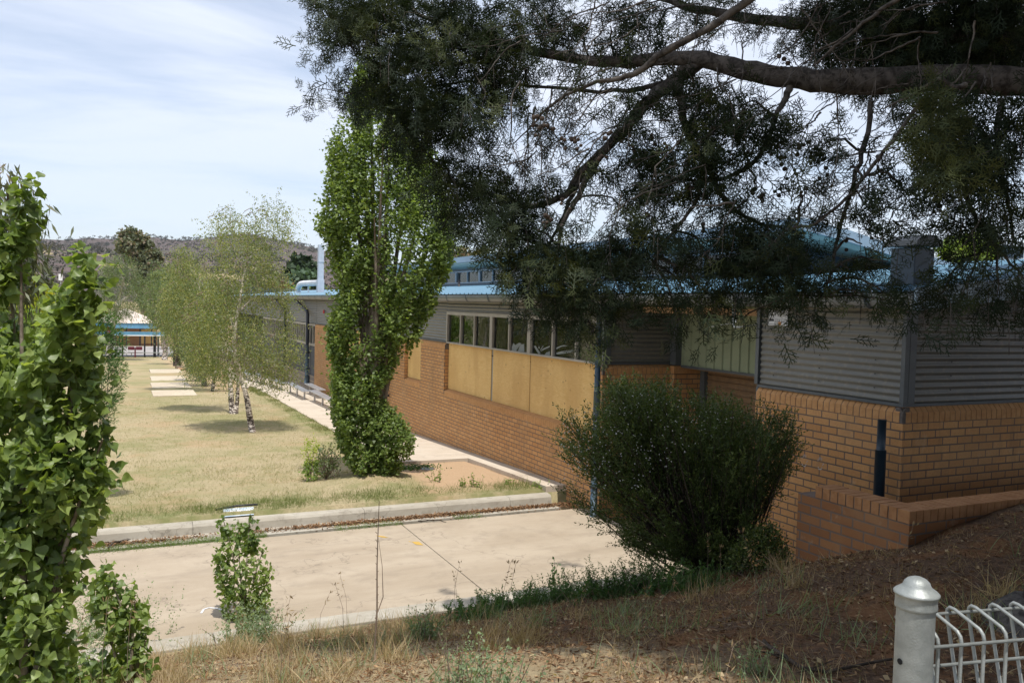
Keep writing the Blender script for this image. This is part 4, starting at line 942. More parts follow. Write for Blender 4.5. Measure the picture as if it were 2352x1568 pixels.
blobtree('hedge_tree', 'dull green shelter tree behind the birch row', [(440, 690, 50, 30, 0), (500, 680, 50, 30, 2), (560, 690, 50, 26, 0), (400, 720, 50, 26, 0), (620, 700, 40, 18, 0), (470, 740, 70, 30, 0)], 82, 'birchg', .45, (480, 810), 500, DIAM, .2)
# gum at the left edge, hanging leaves
gb = np.array([-3.2, 8.4, hz(-3.2, 8.4)]); gb = at(-60, 900, 7.0); gb[2] = hz(gb[0], gb[1])
T = empty('eucalyptus_tree', tuple(gb), 'gum tree with long hanging leaves behind the top of the large poplar sapling', 'tree'); L = Leaves()
P, u = outline_pts([(380, -80, 20), (420, -80, 50), (470, -80, 70), (520, -80, 92), (560, -60, 92), (600, -60, 88), (640, -60, 70), (670, -60, 40)], 7.0, 190, .8)
n = len(P)
for k in range(10):
    base = P + rnd(n) * .09; base[:, 2] -= k * .035; L.add(base, unit(rnd(n) * .45 + np.array([.25, 0, -1])), rnd(n), .13 * rg.uniform(.7, 1.2, n), GUML, np.clip(rg.random(n) * .7 + .35 * (P[:, 2] > 4.4), 0, 1))
L.build('crown', MAT['gum'], T); b = MB(); stems(b, gb, [at(x, y, 7.0) for x, y in ((20, 430), (60, 520), (70, 600), (-20, 480))], .05, .007, 6); b.build('trunk', MAT['bark'], T)
# feathery shrub behind the left sapling
fb = atZ(235, 1010, .0); fb[2] = float(H(fb[0], fb[1])); Df = 13.4
T = empty('feathery_shrub', tuple(at(240, 980, Df)), 'feathery dark green conifer like shrub with lighter tips, right behind the large poplar sapling', 'shrub'); L = Leaves()
P, u = outline_pts([(740, 205, 232), (770, 210, 246), (805, 215, 256), (830, 215, 250), (865, 215, 262), (890, 215, 250), (920, 210, 244), (950, 200, 238), (985, 195, 228)], Df, 300, .9)
n = len(P)
for k in range(26):
    t = rg.random(n); ax = unit(u[:, None] * SX * .8 + np.array([0, 0, .25])); base = P + ax * (t * .28)[:, None] + rnd(n) * .02; L.add(base, unit(ax + rnd(n) * .6), rnd(n), .07 * rg.uniform(.7, 1.2, n), NEED, np.clip(t * .7 + rg.random(n) * .3, 0, 1))
L.build('leaves', MAT['juniper'], T); fbb = at(240, 1040, Df); fbb[2] = float(H(fbb[0], fbb[1])) - .05; b = MB(); stems(b, fbb, [at(x, y, Df) for x, y in ((235, 760), (250, 850), (225, 900))], .012, .004, 5); b.build('stem', MAT['bark'], T)

# ------------------------------------------------------------------ the big dark bush on the bank
bb0 = on_bank(1640, 1318); Db = float(FW @ (bb0 - CAM))
T = empty('tea_tree_bush', tuple(bb0), 'large dark green bush with small white flowers, fanning out before the brick wall', 'bush')
SPB = ([(0, 0, 0), (.2, .5, .03), (0, 1, 0), (-.2, .5, .03)], [(0, 1, 2, 3)])
L = Leaves(); b = MB(); tips = []
rows = [(868, 1478, 1488), (885, 1395, 1500), (915, 1380, 1600), (935, 1375, 1790), (960, 1285, 1812), (1000, 1278, 1838), (1040, 1282, 1856), (1080, 1275, 1835), (1120, 1270, 1800), (1160, 1290, 1770), (1200, 1340, 1735), (1240, 1410, 1700), (1275, 1500, 1700), (1300, 1600, 1800)]
ysr = [r[0] for r in rows]
random.seed(5); nst = 400
for i in range(nst):
    y = random.uniform(890, 1270) if i % 2 else random.uniform(885, 1040); a, c = np.interp(y, ysr, [r[1] for r in rows]), np.interp(y, ysr, [r[2] for r in rows]); x = random.uniform(a + 6, c - 6)
    hw = 1.2; dd = random.uniform(-1, 1) * .85 * math.sqrt(max(.05, 1 - ((x - 1560) / 300) ** 2)); q = at(x, y, Db + dd)
    s0 = bb0 + np.array([random.uniform(-.14, .14), random.uniform(-.14, .14), -.03]); m = s0 * .5 + q * .5 + np.array([random.uniform(-.16, .16), random.uniform(-.16, .16), random.uniform(-.16, .04)])
    pts = [s0, s0 * .7 + m * .3 + np.array([random.uniform(-.05, .05), random.uniform(-.05, .05), .02]), m, m * .45 + q * .55 + np.array([0, 0, .0]), q]
    b.tube(pts, [.013, .010, .007, .004, .002], 5, cap=False)
    tips.append((m, q))
nt = len(tips); M_ = np.array([t[0] for t in tips]); Q_ = np.array([t[1] for t in tips]); br_h = rg.random(nt)
for k in range(30):     # leafy twigs held close along every branch, thicker towards its end
    t = .12 + .88 * rg.random(nt) ** .6; base = M_ * (1 - t)[:, None] + Q_ * t[:, None] + rnd(nt) * .045
    ax = unit(unit(Q_ - M_) * 1.1 + rnd(nt) * .62 + np.array([0, 0, .35]))
    for j in range(13):
        w = (j + rg.random(nt)) / 13; L.add(base + ax * (w * .17)[:, None], unit(ax * .8 + rnd(nt) * .55), rnd(nt), .030 * rg.uniform(.7, 1.2, nt), SPB, np.clip(br_h * .35 + w * .3 + rg.random(nt) * .35, 0, 1))
L.build('leaves', MAT['bushleaf'], T); b.build('stem', MAT['darkbark'], T)
Fl = Leaves(); n = 330; P, u = outline_pts([(900, 1400, 1500), (950, 1300, 1700), (1000, 1285, 1640), (1050, 1290, 1560), (1100, 1285, 1500), (1130, 1290, 1450)], Db - .75, n, .5)
for k in range(4): Fl.add(P, unit(rnd(n) + np.array([0, 0, .3])), unit(np.array([-.3, -.7, .5]) + rnd(n) * .3), .0095, DIAM)
Fl.build('flowers', MAT['petal'], T)
# low offshoot on its right
T2 = on_bank(1700, 1322); T2o = empty('small_bush', tuple(T2), 'small dark bush on the bank between the large bush and the low brick wall', 'bush'); L = Leaves(); Ds = float(FW @ (T2 - CAM))
P, u = outline_pts([(1215, 1745, 1775), (1235, 1720, 1790), (1260, 1690, 1805), (1285, 1670, 1805), (1305, 1665, 1780)], Ds, 230, .9); n = len(P)
for j in range(22): ax = unit(rnd(n) * .5 + np.array([.3, 0, .4])); L.add(P + ax * rg.random((n, 1)) * .1, unit(ax + rnd(n) * .6), rnd(n), .024, DIAM)
L.build('leaves', MAT['bushleaf'], T2o); b = MB(); stems(b, T2, [at(x, y, Ds) for x, y in ((1750, 1250), (1780, 1275), (1720, 1260))], .01, .003, 5); b.build('stem', MAT['darkbark'], T2o)

# ------------------------------------------------------------------ juniper cover along the edge of the bank
jr = [(1150, 1370, .22), (1200, 1368, .26), (1085, 1392, .14), (1255, 1358, .3), (1310, 1350, .3), (1370, 1345, .34), (1430, 1338, .36), (1490, 1330, .34), (1550, 1326, .3), (1110, 1380, .2), (1600, 1325, .26)]
jl = ['leftmost low spreading juniper at the driveway edge', 'low juniper second along the driveway edge from its left end', 'small outlying juniper tuft at the corner of the bank', 'bright juniper mound in front of the driveway joint', 'juniper mound below the thin dark twig', 'taller juniper mound in the middle of the row', 'upright juniper shoots left of the large bush', 'shaded juniper beneath the left side of the large bush', 'shaded juniper against the stems of the large bush', 'short juniper between the outlying tuft and the first mound', 'last shaded juniper at the foot of the large bush']
for (x, y, h_), lab in zip(jr, jl):
    p0 = on_bank(x, y + 30); T = empty('juniper_shrub', tuple(p0), lab, 'shrub', 'junipers along the driveway edge'); L = Leaves(); n = 46
    st = p0 + rnd(n) * np.array([.13, .10, .01]); ax = unit(rnd(n) * .55 + np.array([0, 0.1, 1.0])); ln = h_ * rg.uniform(.6, 1.15, n)
    for k in range(46):
        t = (k + rg.random(n)) / 46; L.add(st + ax * (t * ln)[:, None], unit(ax * .6 + rnd(n) * .8), rnd(n), .040 * (1.2 - .5 * t), ([(0, 0, 0), (.14, .5, .02), (0, 1, 0), (-.14, .5, .02)], [(0, 1, 2, 3)]), np.clip(.15 + t * .7 + rnd(n, 1)[:, 0] * .15, 0, 1))
    L.build('leaves', MAT['juniper'], T); b = MB()
    for i in range(12): b.tube([st[i] - np.array([0, 0, .03]), st[i] + ax[i] * ln[i] * .8], [.005, .002], 4, cap=False)
    b.build('stem', MAT['twig'], T)

# ------------------------------------------------------------------ cypress over the camera side
tb = at(2490, 1440, 4.45); tb[2] = hz(tb[0], tb[1])
T = empty('cypress_tree', tuple(tb), 'huge old cypress whose grey limbs and dark drooping foliage hang over the top right', 'tree')
b = MB(); DT = 4.45
def wob(pts, amp=.02, sub=4):
    out = []
    for i in range(len(pts) - 1):
        for k in range(sub):
            t = k / sub; p = [pts[max(i - 1, 0)], pts[i], pts[i + 1], pts[min(i + 2, len(pts) - 1)]]
            q = .5 * ((2 * p[1]) + (-p[0] + p[2]) * t + (2 * p[0] - 5 * p[1] + 4 * p[2] - p[3]) * t * t + (-p[0] + 3 * p[1] - 3 * p[2] + p[3]) * t ** 3); out.append(q + np.array([random.uniform(-1, 1) for _ in range(3)]) * amp)
    out.append(pts[-1]); return out
def limb(px, r, amp=.012, k=10):
    pts = [at(x, y, d) for x, y, d in px]; w = wob(pts, amp); rr = np.interp(np.linspace(0, 1, len(w)), np.linspace(0, 1, len(r)), r); rr = [q * random.uniform(.93, 1.07) for q in rr]
    b.tube(w, rr, k); return w
top = at(2470, 150, 4.45)
b.tube(wob([tb + np.array([0, 0, -.3]), tb + np.array([.12, -.05, .35]), tb + np.array([.34, -.12, 1.2]), np.array([tb[0] + .42, tb[1] - .15, 4.2]), np.array([tb[0] + .4, tb[1] - .1, 6.2]), np.array([tb[0] + .3, tb[1] + .1, 8.8])], .03, 5), list(np.interp(np.linspace(0, 1, 26), [0, .07, .2, .4, 1], [.62, .42, .30, .25, .1])), 16)
limbs = []
limbs.append(limb([(2530, 235, 4.4), (2351, 188, 4.5), (2147, 183, 4.5), (1926, 187, 4.5), (1815, 178, 4.55), (1704, 160, 4.6), (1593, 134, 4.7), (1470, 140, 4.8), (1351, 137, 4.9), (1203, 111, 5.1), (1130, 92, 5.2), (1037, 63, 5.3), (963, 33, 5.4), (915, -10, 5.5)], [.082, .074, .067, .056, .045, .036, .027, .02, .015, .011], .008, 14))
limbs.append(limb([(2480, 150, 4.8), (2351, 108, 4.9), (2221, 88, 5.0), (2036, 62, 5.1), (1852, 52, 5.2), (1741, 44, 5.3), (1600, 20, 5.4), (1500, -10, 5.5)], [.08, .06, .05, .04, .03, .02], .01, 12))
limbs.append(limb([(1760, -40, 4.0), (1718, 0, 4.05), (1630, 63, 4.1), (1519, 122, 4.2), (1482, 155, 4.25), (1425, 181, 4.3), (1370, 190, 4.4), (1277, 233, 4.6), (1220, 290, 4.8), (1180, 330, 4.9)], [.022, .02, .018, .016, .013, .009, .006, .003], .006, 8))
limbs.append(limb([(2090, -30, 3.9), (2059, 0, 3.95), (1981, 55, 4.0), (1866, 152, 4.1)], [.014, .012, .009, .005], .004, 7))
limbs.append(limb([(1610, 140, 4.7), (1540, 190, 4.75), (1482, 240, 4.8), (1444, 285, 4.85), (1407, 329, 4.9), (1333, 399, 5.0), (1296, 447, 5.0), (1222, 473, 5.1), (1148, 451, 5.2), (1055, 425, 5.3), (1000, 380, 5.4)], [.042, .038, .036, .032, .028, .022, .018, .013, .009, .005], .008, 9))
limbs.append(limb([(1400, 335, 4.85), (1345, 415, 4.9), (1312, 480, 4.9), (1288, 520, 4.9), (1280, 600, 4.9), (1276, 660, 4.9)], [.022, .019, .016, .013, .009, .005], .008, 8))
limbs.append(limb([(1340, 395, 5.0), (1315, 450, 5.0), (1290, 510, 5.05), (1262, 560, 5.1), (1240, 610, 5.1)], [.016, .013, .010, .006], .008, 8))
limbs.append(limb([(1560, 160, 4.7), (1567, 259, 4.7), (1589, 322, 4.7), (1630, 392, 4.65), (1648, 433, 4.6), (1689, 484, 4.6), (1741, 510, 4.6), (1790, 525, 4.6), (1850, 535, 4.6)], [.024, .022, .02, .017, .014, .010, .007, .004], .008, 8))
limbs.append(limb([(1815, 200, 4.5), (1800, 235, 4.5), (1785, 259, 4.5), (1759, 333, 4.5), (1722, 381, 4.45), (1648, 414, 4.4), (1615, 418, 4.4), (1593, 473, 4.4), (1537, 547, 4.4), (1500, 600, 4.4)], [.02, .015, .013, .013, .011, .010, .009, .006], .006, 8))
limbs.append(limb([(2120, 230, 3.9), (2048, 325, 3.9), (1990, 400, 3.95), (1944, 458, 4.0), (1870, 514, 4.1), (1815, 524, 4.2), (1780, 560, 4.2)], [.010, .009, .008, .006, .004], .005, 7))
limbs.append(limb([(2000, 230, 4.4), (1985, 330, 4.4), (1960, 420, 4.4), (1930, 520, 4.35), (1915, 600, 4.3), (1890, 680, 4.3)], [.016, .013, .011, .008, .004], .008, 7))
limbs.append(limb([(2180, 240, 4.2), (2190, 330, 4.1), (2210, 420, 4.1), (2250, 520, 4.1), (2310, 590, 4.1), (2352, 640, 4.1)], [.018, .014, .011, .008, .005], .008, 7))
limbs.append(limb([(2300, 230, 4.2), (2290, 320, 4.0), (2300, 400, 4.0), (2320, 480, 4.0)], [.018, .012, .006], .008, 7))
limbs.append(limb([(1640, 140, 4.8), (1500, 200, 4.9), (1380, 210, 5.0), (1250, 200, 5.1), (1100, 190, 5.2), (950, 205, 5.3), (820, 212, 5.3), (730, 205, 5.3)], [.018, .015, .012, .010, .008, .006, .004, .002], .01, 7))
limbs.append(limb([(1203, 111, 5.1), (1080, 140, 5.2), (980, 150, 5.3), (880, 110, 5.4), (800, 60, 5.4), (750, 30, 5.4)], [.012, .01, .008, .006, .003], .008, 6))
limbs.append(limb([(2220, 195, 3.4), (2190, 200, 3.4), (2155, 182, 3.4), (2100, 215, 3.5), (2030, 250, 3.6)], [.012, .010, .007, .003], .002, 7))
LP = np.concatenate([np.array(w) for w in limbs])
random.seed(9)
BL = """740 25 62 9;800 60 70 10;870 30 85 10;770 110 45 5;735 205 32 6;780 212 42 8;850 205 52 9;900 110 85 10;960 190 95 10;1000 60 90 10;1080 40 80 9;1065 150 90 9;930 265 62 9;1020 285 82 9;1100 235 85 8;1180 60 80 8;1195 160 72 7;1255 70 72 6;1330 80 70 4;1400 60 70 4;945 345 45 6;1010 385 68 8;1075 440 72 10;1130 490 78 10;1185 535 62 10;1100 360 62 6;1232 470 50 7;1150 420 50 6;1200 610 55 10;1255 640 72 10;1325 610 66 9;1385 590 60 9;1295 700 58 9;1395 680 50 8;1240 705 40 6;1372 770 30 5;1330 740 42 7;1405 745 26 4;1235 255 60 3;1320 200 60 3;1290 330 55 3;1385 420 50 3;1450 330 62 5;1500 430 60 6;1540 380 52 5;1550 550 60 7;1460 560 60 7;1500 630 72 8;1570 650 60 7;1640 610 70 8;1700 560 70 9;1760 580 80 10;1825 560 52 8;1740 650 72 8;1650 700 42 5;1562 740 26 5;1590 700 36 5;1800 670 62 9;1850 700 56 9;1900 640 55 7;1950 640 60 6;1990 700 55 8;2060 700 56 8;2105 735 34 5;1870 745 36 6;1700 735 22 2;2150 700 55 7;2210 690 60 8;2290 690 60 9;2335 735 34 7;2100 250 55 8;2180 300 92 11;2270 330 85 11;2330 270 55 9;2125 380 70 8;2200 430 82 11;2290 450 80 10;2090 450 42 4;2180 530 55 5;2250 560 50 4;2325 560 50 6;1500 70 52 5;1600 50 52 4;1660 15 50 5;1850 95 50 5;1900 70 70 8;1990 60 80 9;2090 55 82 10;2200 60 90 11;2300 50 85 11;2040 130 65 9;1975 145 45 6;2140 130 60 9;2310 140 60 10;2250 130 60 10;1780 60 42 3;1600 290 66 6;1690 320 66 7;1760 290 50 5;1820 320 52 6;1890 330 46 4;1640 420 60 7;1740 430 42 4;1480 250 50 5;1530 200 44 4;1600 220 52 5;1945 390 46 4;1990 470 46 5;1850 440 36 3;1900 520 46 4;1420 150 50 4;1700 240 36 3;1980 560 40 3;2040 600 40 4;1440 480 40 4;2030 380 30 2"""
FR = [frond(i, 7, 2, .025) for i in range(4)]
Ls = Leaves(); ntw = 0
for it in BL.split(';'):
    x, y, r, dn = map(float, it.split()); 
    Dc = float(np.interp(x, [700, 1100, 1500, 1900, 2200, 2350], [5.4, 5.1, 4.6, 4.2, 3.9, 3.7])) * (1.06 if y < 170 and x > 1400 else 1.0)
    if 520 < y and x < 1500: Dc = 4.8
    if y < 240 and x > 1450: Dc = 5.1 if y > 110 or x > 1900 else 5.3
    if y > 600 and x > 1780: r *= .82; y -= 12
    if y > 500: dn *= 1.3
    if 595 < y < 705 and x > 1480: dn *= .72
    if y < 200 and x > 1480: dn *= 1.9
    if 200 <= y <= 500 and 1200 < x < 2080: dn *= 1.9
    if y < 200 and 1180 < x <= 1480: dn *= 1.5
    area = PI * r * r * (Dc / F) ** 2; n = int(area * dn * (230 if dn > 8 else 165 if dn > 4 else 120)) + 3
    nc = max(4, int(n / 13)); a = rg.random(nc) * 2 * PI; rr = np.sqrt(rg.random(nc)) * r
    cx_, cy_ = x + np.cos(a) * rr, y + np.sin(a) * rr * 1.0; cd = Dc + rg.normal(size=nc) * .22
    Cc = np.stack([at(p, q, d) for p, q, d in zip(cx_, cy_, cd)])
    # a thin branch from the nearest limb out to each blob, and hanging twigs at the clumps
    c = at(x, y, Dc); j = np.argmin(((LP - c) ** 2).sum(1)); s_ = LP[j]
    if np.linalg.norm(s_ - c) > .12: b.tube(wob([s_, s_ * .5 + c * .5 + np.array([0, 0, .05]), c], .012, 3), [.008, .007, .007, .006, .005, .004, .003], 5, cap=False)
    for q in Cc[::2]: b.tube([c * .5 + q * .5 + np.array([0, 0, .03]), q + np.array([0, 0, .0]), q + np.array([random.uniform(-.04, .04), 0, -random.uniform(.04, .16)])], [.003, .0025, .0015], 3, cap=False)
    pick = rg.integers(0, nc, n); P = Cc[pick] + rnd(n) * .06
    dirv = unit(Cc[pick] - s_ + rnd(n) * .25); D_ = unit(dirv * .8 + rnd(n) * .55 + np.array([0, 0, -.25])); N_ = unit(rnd(n))
    hue = rg.random(nc)[pick]; sz = rg.uniform(.07, .135, n); kk = rg.integers(0, 4, n)
    for t in range(4): m = kk == t; Ls.add(P[m], D_[m], N_[m], sz[m], FR[t], np.clip(hue[m] * .55 + rg.random(m.sum()) * .45, 0, 1))
for i in range(170):
    x = random.uniform(1180, 2300); y = random.uniform(-20, 470); d_ = float(np.interp(x, [1100, 1500, 1900, 2300], [5.0, 4.5, 4.2, 3.9])) + random.uniform(-.5, .3); ln = random.uniform(70, 260); a = random.choice((random.gauss(2.3, .35), random.gauss(1.6, .3), random.gauss(2.7, .3)))
    p = [at(x, y, d_)]; cx, cy = x, y
    for k in range(5): a += random.gauss(0, .22); cx += math.cos(a) * ln / 5; cy += abs(math.sin(a)) * ln / 5; p.append(at(cx, cy, d_ + random.gauss(0, .03)))
    r0 = random.uniform(.0025, .006); b.tube(wob(p, .004, 3), list(np.linspace(r0, .001, 16)), 4, cap=False)
    for q in (2, 3, 4):
        e_ = p[q] + (p[q] - p[q - 1]) * .8 + np.array([random.uniform(-.08, .08), 0, random.uniform(-.1, .04)]); b.tube([p[q], (p[q] + e_) / 2 + np.array([0, 0, .01]), e_], [.002, .0015, .0008], 3, cap=False)
# crown above the frame, unseen, widened to shade the ground and block sky
def up_crown(n, nc, o, e, s0, s1, w_):
    cen = rg.random((nc, 3)) * np.array(e) + np.array(o); pick = rg.integers(0, nc, n); P = cen[pick] + rnd(n) * .36; kk = rg.integers(0, 3, n)
    keep = (P[:, 2] - HC) / np.maximum(.01, P @ FW - CAM @ FW) > .45   # the part that rises above what the picture frames
    keep |= (P @ FW - CAM @ FW) < .3
    sv = _n([-.03, -.33, .943])      # gap cut through the foliage so that sun reaches the post and mesh
    for o_, r_ in (((1.30, 1.01, 2.8), .62), ((.9, 2.2, 1.9), .9)):
        d_ = P - np.array(o_); d_ = d_ - (d_ @ sv)[:, None] * sv; keep &= np.linalg.norm(d_, axis=1) > r_
    for t in range(3): m = (kk == t) & keep; Ls.add(P[m], unit(rnd(m.sum()) + np.array([0, 0, .1])), unit(rnd(m.sum()) * .7 + np.array([0, 0, 1])), rg.uniform(s0, s1, m.sum()), frond(20 + t, 6, 1, w_), rg.random(m.sum()))
    return cen
cen = up_crown(20000, 620, (2.9, -2.2, 6.8), (9.4, 7.5, 2.4), .34, .5, .065)
up_crown(14000, 420, (0.8, -7.5, 5.2), (15, 6.2, 4.4), .45, .65, .08)
up_crown(12000, 380, (11.5, -3.0, 5.0), (6, 9.5, 6.5), .4, .6, .08)
Ls.build('foliage', MAT['cyp'], T)
for i in range(9):
    q = cen[i * 20 + 3]; b.tube(wob([np.array([tb[0] + .2, tb[1], 6.0]), (np.array([tb[0], tb[1], 6.6]) + q) / 2, q], .05, 3), list(np.linspace(.06, .02, 7)), 7)
b.build('trunk', MAT['cypbark'], T)
# cones, in hanging clusters
random.seed(21)
cz = """1240 275;1252 292;1230 300;1290 330;1322 322;1402 300;1440 330;1450 300;1475 350;1490 320;1500 380;1520 340;1640 300;1700 270;1760 325;1790 320;1640 380;1660 420;1700 400;1760 360;1800 370;1830 345;1850 330;1820 400;1590 430;1610 450;1570 400;1850 440;1735 440;1760 450;1790 440;1690 400;1560 330;1580 360;1630 330;1720 360;1870 360;1900 370;1890 400;1240 520;1260 500;2015 530;2010 540;1950 560;2150 470;2220 465;1300 470;1320 330;1380 360;1480 500;1560 500;1620 520;1800 140;1660 350"""
protos = []
for pi in range(4):
    cb_ = MB()
    for i in range(random.randint(3, 6)):
        c = [random.uniform(-.03, .03), random.uniform(-.03, .03), random.uniform(-.04, .03)]; r_ = random.uniform(.009, .0135)
        pr2 = [(.0001, r_)] + [(r_ * math.sin(a), r_ * math.cos(a)) for a in np.linspace(.45, 2.7, 5)] + [(.0001, -r_)]; cb_.lathe(pr2, c, 8)
    protos.append(cb_)
for i, it in enumerate(cz.split(';')):
    x, y = map(float, it.split()); q = at(x, y, 4.35 + random.uniform(-.1, .3))
    if i < 4: o = protos[i].build('cone_cluster', MAT['cone'], T); protos[i] = o
    else: o = protos[i % 4].copy(); C.objects.link(o); o.parent = T; o.matrix_parent_inverse = protos[0].matrix_parent_inverse.copy()
    o.location = q; o.rotation_euler = (random.uniform(0, 3), random.uniform(0, 3), random.uniform(0, 6))
# sprays near right, closer to the camera, lit look put into their colour
T_ = T; L = Leaves()
for (x, y, r, dn) in ((2150, 215, 30, 5), (2160, 260, 40, 6), (2190, 330, 60, 6), (2120, 330, 40, 5), (2210, 420, 55, 6), (2170, 400, 40, 5)):
    n = int(dn * 9); P = np.stack([at(x + rg.normal() * r * .6, y + rg.normal() * r * .6, 3.1 + rg.normal() * .08) for _ in range(n)]); m = rg.integers(0, 4)
    L.add(P, unit(rnd(n) * .8 + np.array([0, 0, -.3])), rnd(n), rg.uniform(.06, .1, n), FR[m], rg.uniform(.6, 1, n))
L.build('near_foliage', MAT['cyp'], T)

# ------------------------------------------------------------------ small plants
def tuft(name, label, cat, px, n, h_, spread, mat, size, tmpl=DIAM, up=.9, nl=12, P0=None, group=None, stem=True, hue=(0, 1)):
    p0 = P0 if P0 is not None else on_bank(*px); T = empty(name, tuple(p0), label, cat, group); L = Leaves(); st = np.array(p0) + rnd(n) * np.array([spread, spread, 0]); ax = unit(rnd(n) * (1 - up) * 1.6 + np.array([0, 0, 1.0])); ln = h_ * rg.uniform(.5, 1.1, n)
    for k in range(nl):
        t = (k + rg.random(n)) / nl; L.add(st + ax * (t * ln)[:, None] + rnd(n) * size * .2, unit(ax * .5 + rnd(n) * .8), rnd(n), size * rg.uniform(.6, 1.2, n) * (1.15 - .5 * t), tmpl, np.clip(hue[0] + (hue[1] - hue[0]) * (t * .5 + rg.random(n) * .5), 0, 1))
    L.build('leaves', MAT[mat], T)
    b = MB()
    for i in range(min(n, 12)): b.tube([st[i] - np.array([0, 0, .03]), st[i] + ax[i] * ln[i] * .9], [.004, .0015], 4, cap=False)
    b.build('stem', MAT['twig'], T); return T
def lawn_at(px, py):
    p = atZ(px, py, 0.0)
    for _ in range(4): p = atZ(px, py, hz(p[0], p[1]))
    return p
SPR = ([(0, 0, 0), (.12, .5, 0), (0, 1, 0), (-.12, .5, 0)], [(0, 1, 2, 3)]); SPW = ([(0, 0, 0), (.24, .5, .02), (0, 1, 0), (-.24, .5, .02)], [(0, 1, 2, 3)])
tuft('saltbush', 'pale grey green sprig bush hugging the foot of the slim poplar sapling', 'shrub', (576, 1482), 150, .42, .13, 'greygreen', .035, SPW, .75, 26)
tuft('saltbush', 'pale grey green seedling on the bank just left of the fallen stick', 'shrub', (972, 1468), 60, .28, .05, 'greygreen', .03, SPW, .75, 22)
tuft('saltbush', 'tall grey green seedling with a red stem at the bottom middle', 'shrub', (1120, 1600), 26, .34, .07, 'greygreen', .03, SPW, .8, 22)
tuft('saltbush', 'fine grey green seedling at the bottom, left of the red stemmed one', 'shrub', (1052, 1580), 16, .26, .04, 'greygreen', .025, SPW, .8, 18)
tuft('saltbush', 'grey green bush between the large poplar sapling and the leaning one', 'shrub', (255, 1500), 180, .75, .2, 'greygreen', .035, SPW, .7, 26)
tuft('saltbush', 'small dull seedling in the shade above the bottom middle', 'shrub', (1245, 1440), 24, .2, .06, 'greygreen', .025, SPW, .7, 16, hue=(0, .4))
tuft('saltbush', 'tiny green sprig on the bare litter at the bottom right of centre', 'shrub', (1740, 1545), 22, .16, .04, 'greygreen', .02, SPW, .7, 16, hue=(0, .6))
tuft('twiggy_seedling', 'thin dark leafy twig rising above the junipers', 'shrub', (1273, 1368), 4, .5, .02, 'juniper', .05, DIAM, .95, 26, hue=(0, .4))
P0 = lawn_at(716, 1104)
T = empty('bright_shrub', tuple(P0), 'little shrub with yellow green shoots on top standing on the lawn left of the poplar', 'shrub'); L = Leaves(); Dq = float(FW @ (P0 - CAM))
P, u = outline_pts([(1012, 704, 722), (1030, 695, 730), (1050, 695, 728), (1070, 700, 722)], Dq, 60, .9); upright_sprigs(L, P, 8, .12, .05, tmpl=([(0, 0, 0), (.2, .5, .03), (0, 1, 0), (-.2, .5, .03)], [(0, 1, 2, 3)]), lean=.5); L.build('shoots', MAT['wattle'], T)
L = Leaves(); P, u = outline_pts([(1062, 700, 728), (1085, 698, 735), (1105, 702, 730)], Dq, 60, .9); upright_sprigs(L, P, 8, .1, .045, lean=.5); L.build('leaves', MAT['weed'], T)
b = MB(); stems(b, P0, [at(x, y, Dq) for x, y in ((705, 1030), (722, 1025), (715, 1050))], .012, .004, 5); b.build('stem', MAT['twig'], T)
P0 = lawn_at(748, 1100); T = empty('dry_shrub', tuple(P0), 'dry straggly half dead shrub between the little bright one and the poplar', 'shrub'); b = MB(); Dq = float(FW @ (P0 - CAM)); L = Leaves()
for i in range(70):
    q = at(random.uniform(722, 785), random.uniform(1010, 1085), Dq + random.uniform(-.4, .4)); m = (P0 + q) / 2 + np.array([random.uniform(-.08, .08), 0, random.uniform(-.05, .1)]); b.tube([P0, m, q], [.005, .0035, .002], 4, cap=False)
    Pq = m + (q - m) * rg.random((9, 1)) + rnd(9) * .03; L.add(Pq, rnd(9), rnd(9), .045, DIAM, rg.random(9))
b.build('stem', MAT['twig'], T); L.build('leaves', MAT['birchg'], T)
for (x, y, n, h_, lab) in ((999, 1106, 7, .32, 'upright weed seedling on the bare dirt right of the poplar'), (1068, 1118, 6, .18, 'leftmost of three leafy weeds at the kerb side of the bare dirt'), (1092, 1120, 8, .26, 'dark leafy weed in the middle of the bare dirt edge'), (1236, 1128, 12, .22, 'round bright green weed by the kerb next to the large bush'), (745, 928, 9, .3, 'weed sprouting from the path joint nearest the lawn birch'), (700, 903, 12, .16, 'low weeds in the path crack before the aluminium benches'), (1176, 1112, 5, .14, 'tiny weed at the path edge near the kerb end')):
    P0 = lawn_at(x, y); tuft('weed', lab, 'weed', None, n, h_, .06, 'weed', .05, DIAM, .85, 9, P0=P0, group='weeds around the path and dirt')
P0 = lawn_at(985, 1075); T = empty('ground_weed', tuple(P0), 'flat sprawling weed patch on the dirt beside the round drain cover', 'weed'); L = Leaves(); P = P0 + np.array([-.35, 0, .03]) + rnd(420) * np.array([.28, .16, .02]); L.add(P, unit(rnd(420) + np.array([0, 0, .3])), rnd(420), .05, DIAM); L.build('leaves', MAT['juniper'], T)

# bare upright dead stems and seed stalks on the bank
p0 = on_bank(862, 1522); D_ = float(FW @ (p0 - CAM)); T = empty('dead_sapling', tuple(p0), 'tall thin leafless dead stem standing upright on the bank before the driveway', 'dead stem'); b = MB()
b.tube([p0, at(861, 1480, D_), at(866, 1400, D_), at(866, 1300, D_), at(868, 1230, D_), at(871, 1150, D_)], [.008, .007, .006, .0045, .0035, .002], 6)
b.tube([at(862, 1420, D_), at(880, 1370, D_), at(878, 1300, D_), at(870, 1240, D_)], [.004, .0035, .002, .001], 5)
for i in range(14): y = 1440 - i * 18; q = at(866, y, D_); b.tube([q, q + np.array([random.choice((-1, 1)) * .012, 0, .012])], [.003, .001], 4)
b.build('stem', MAT['twig'], T)
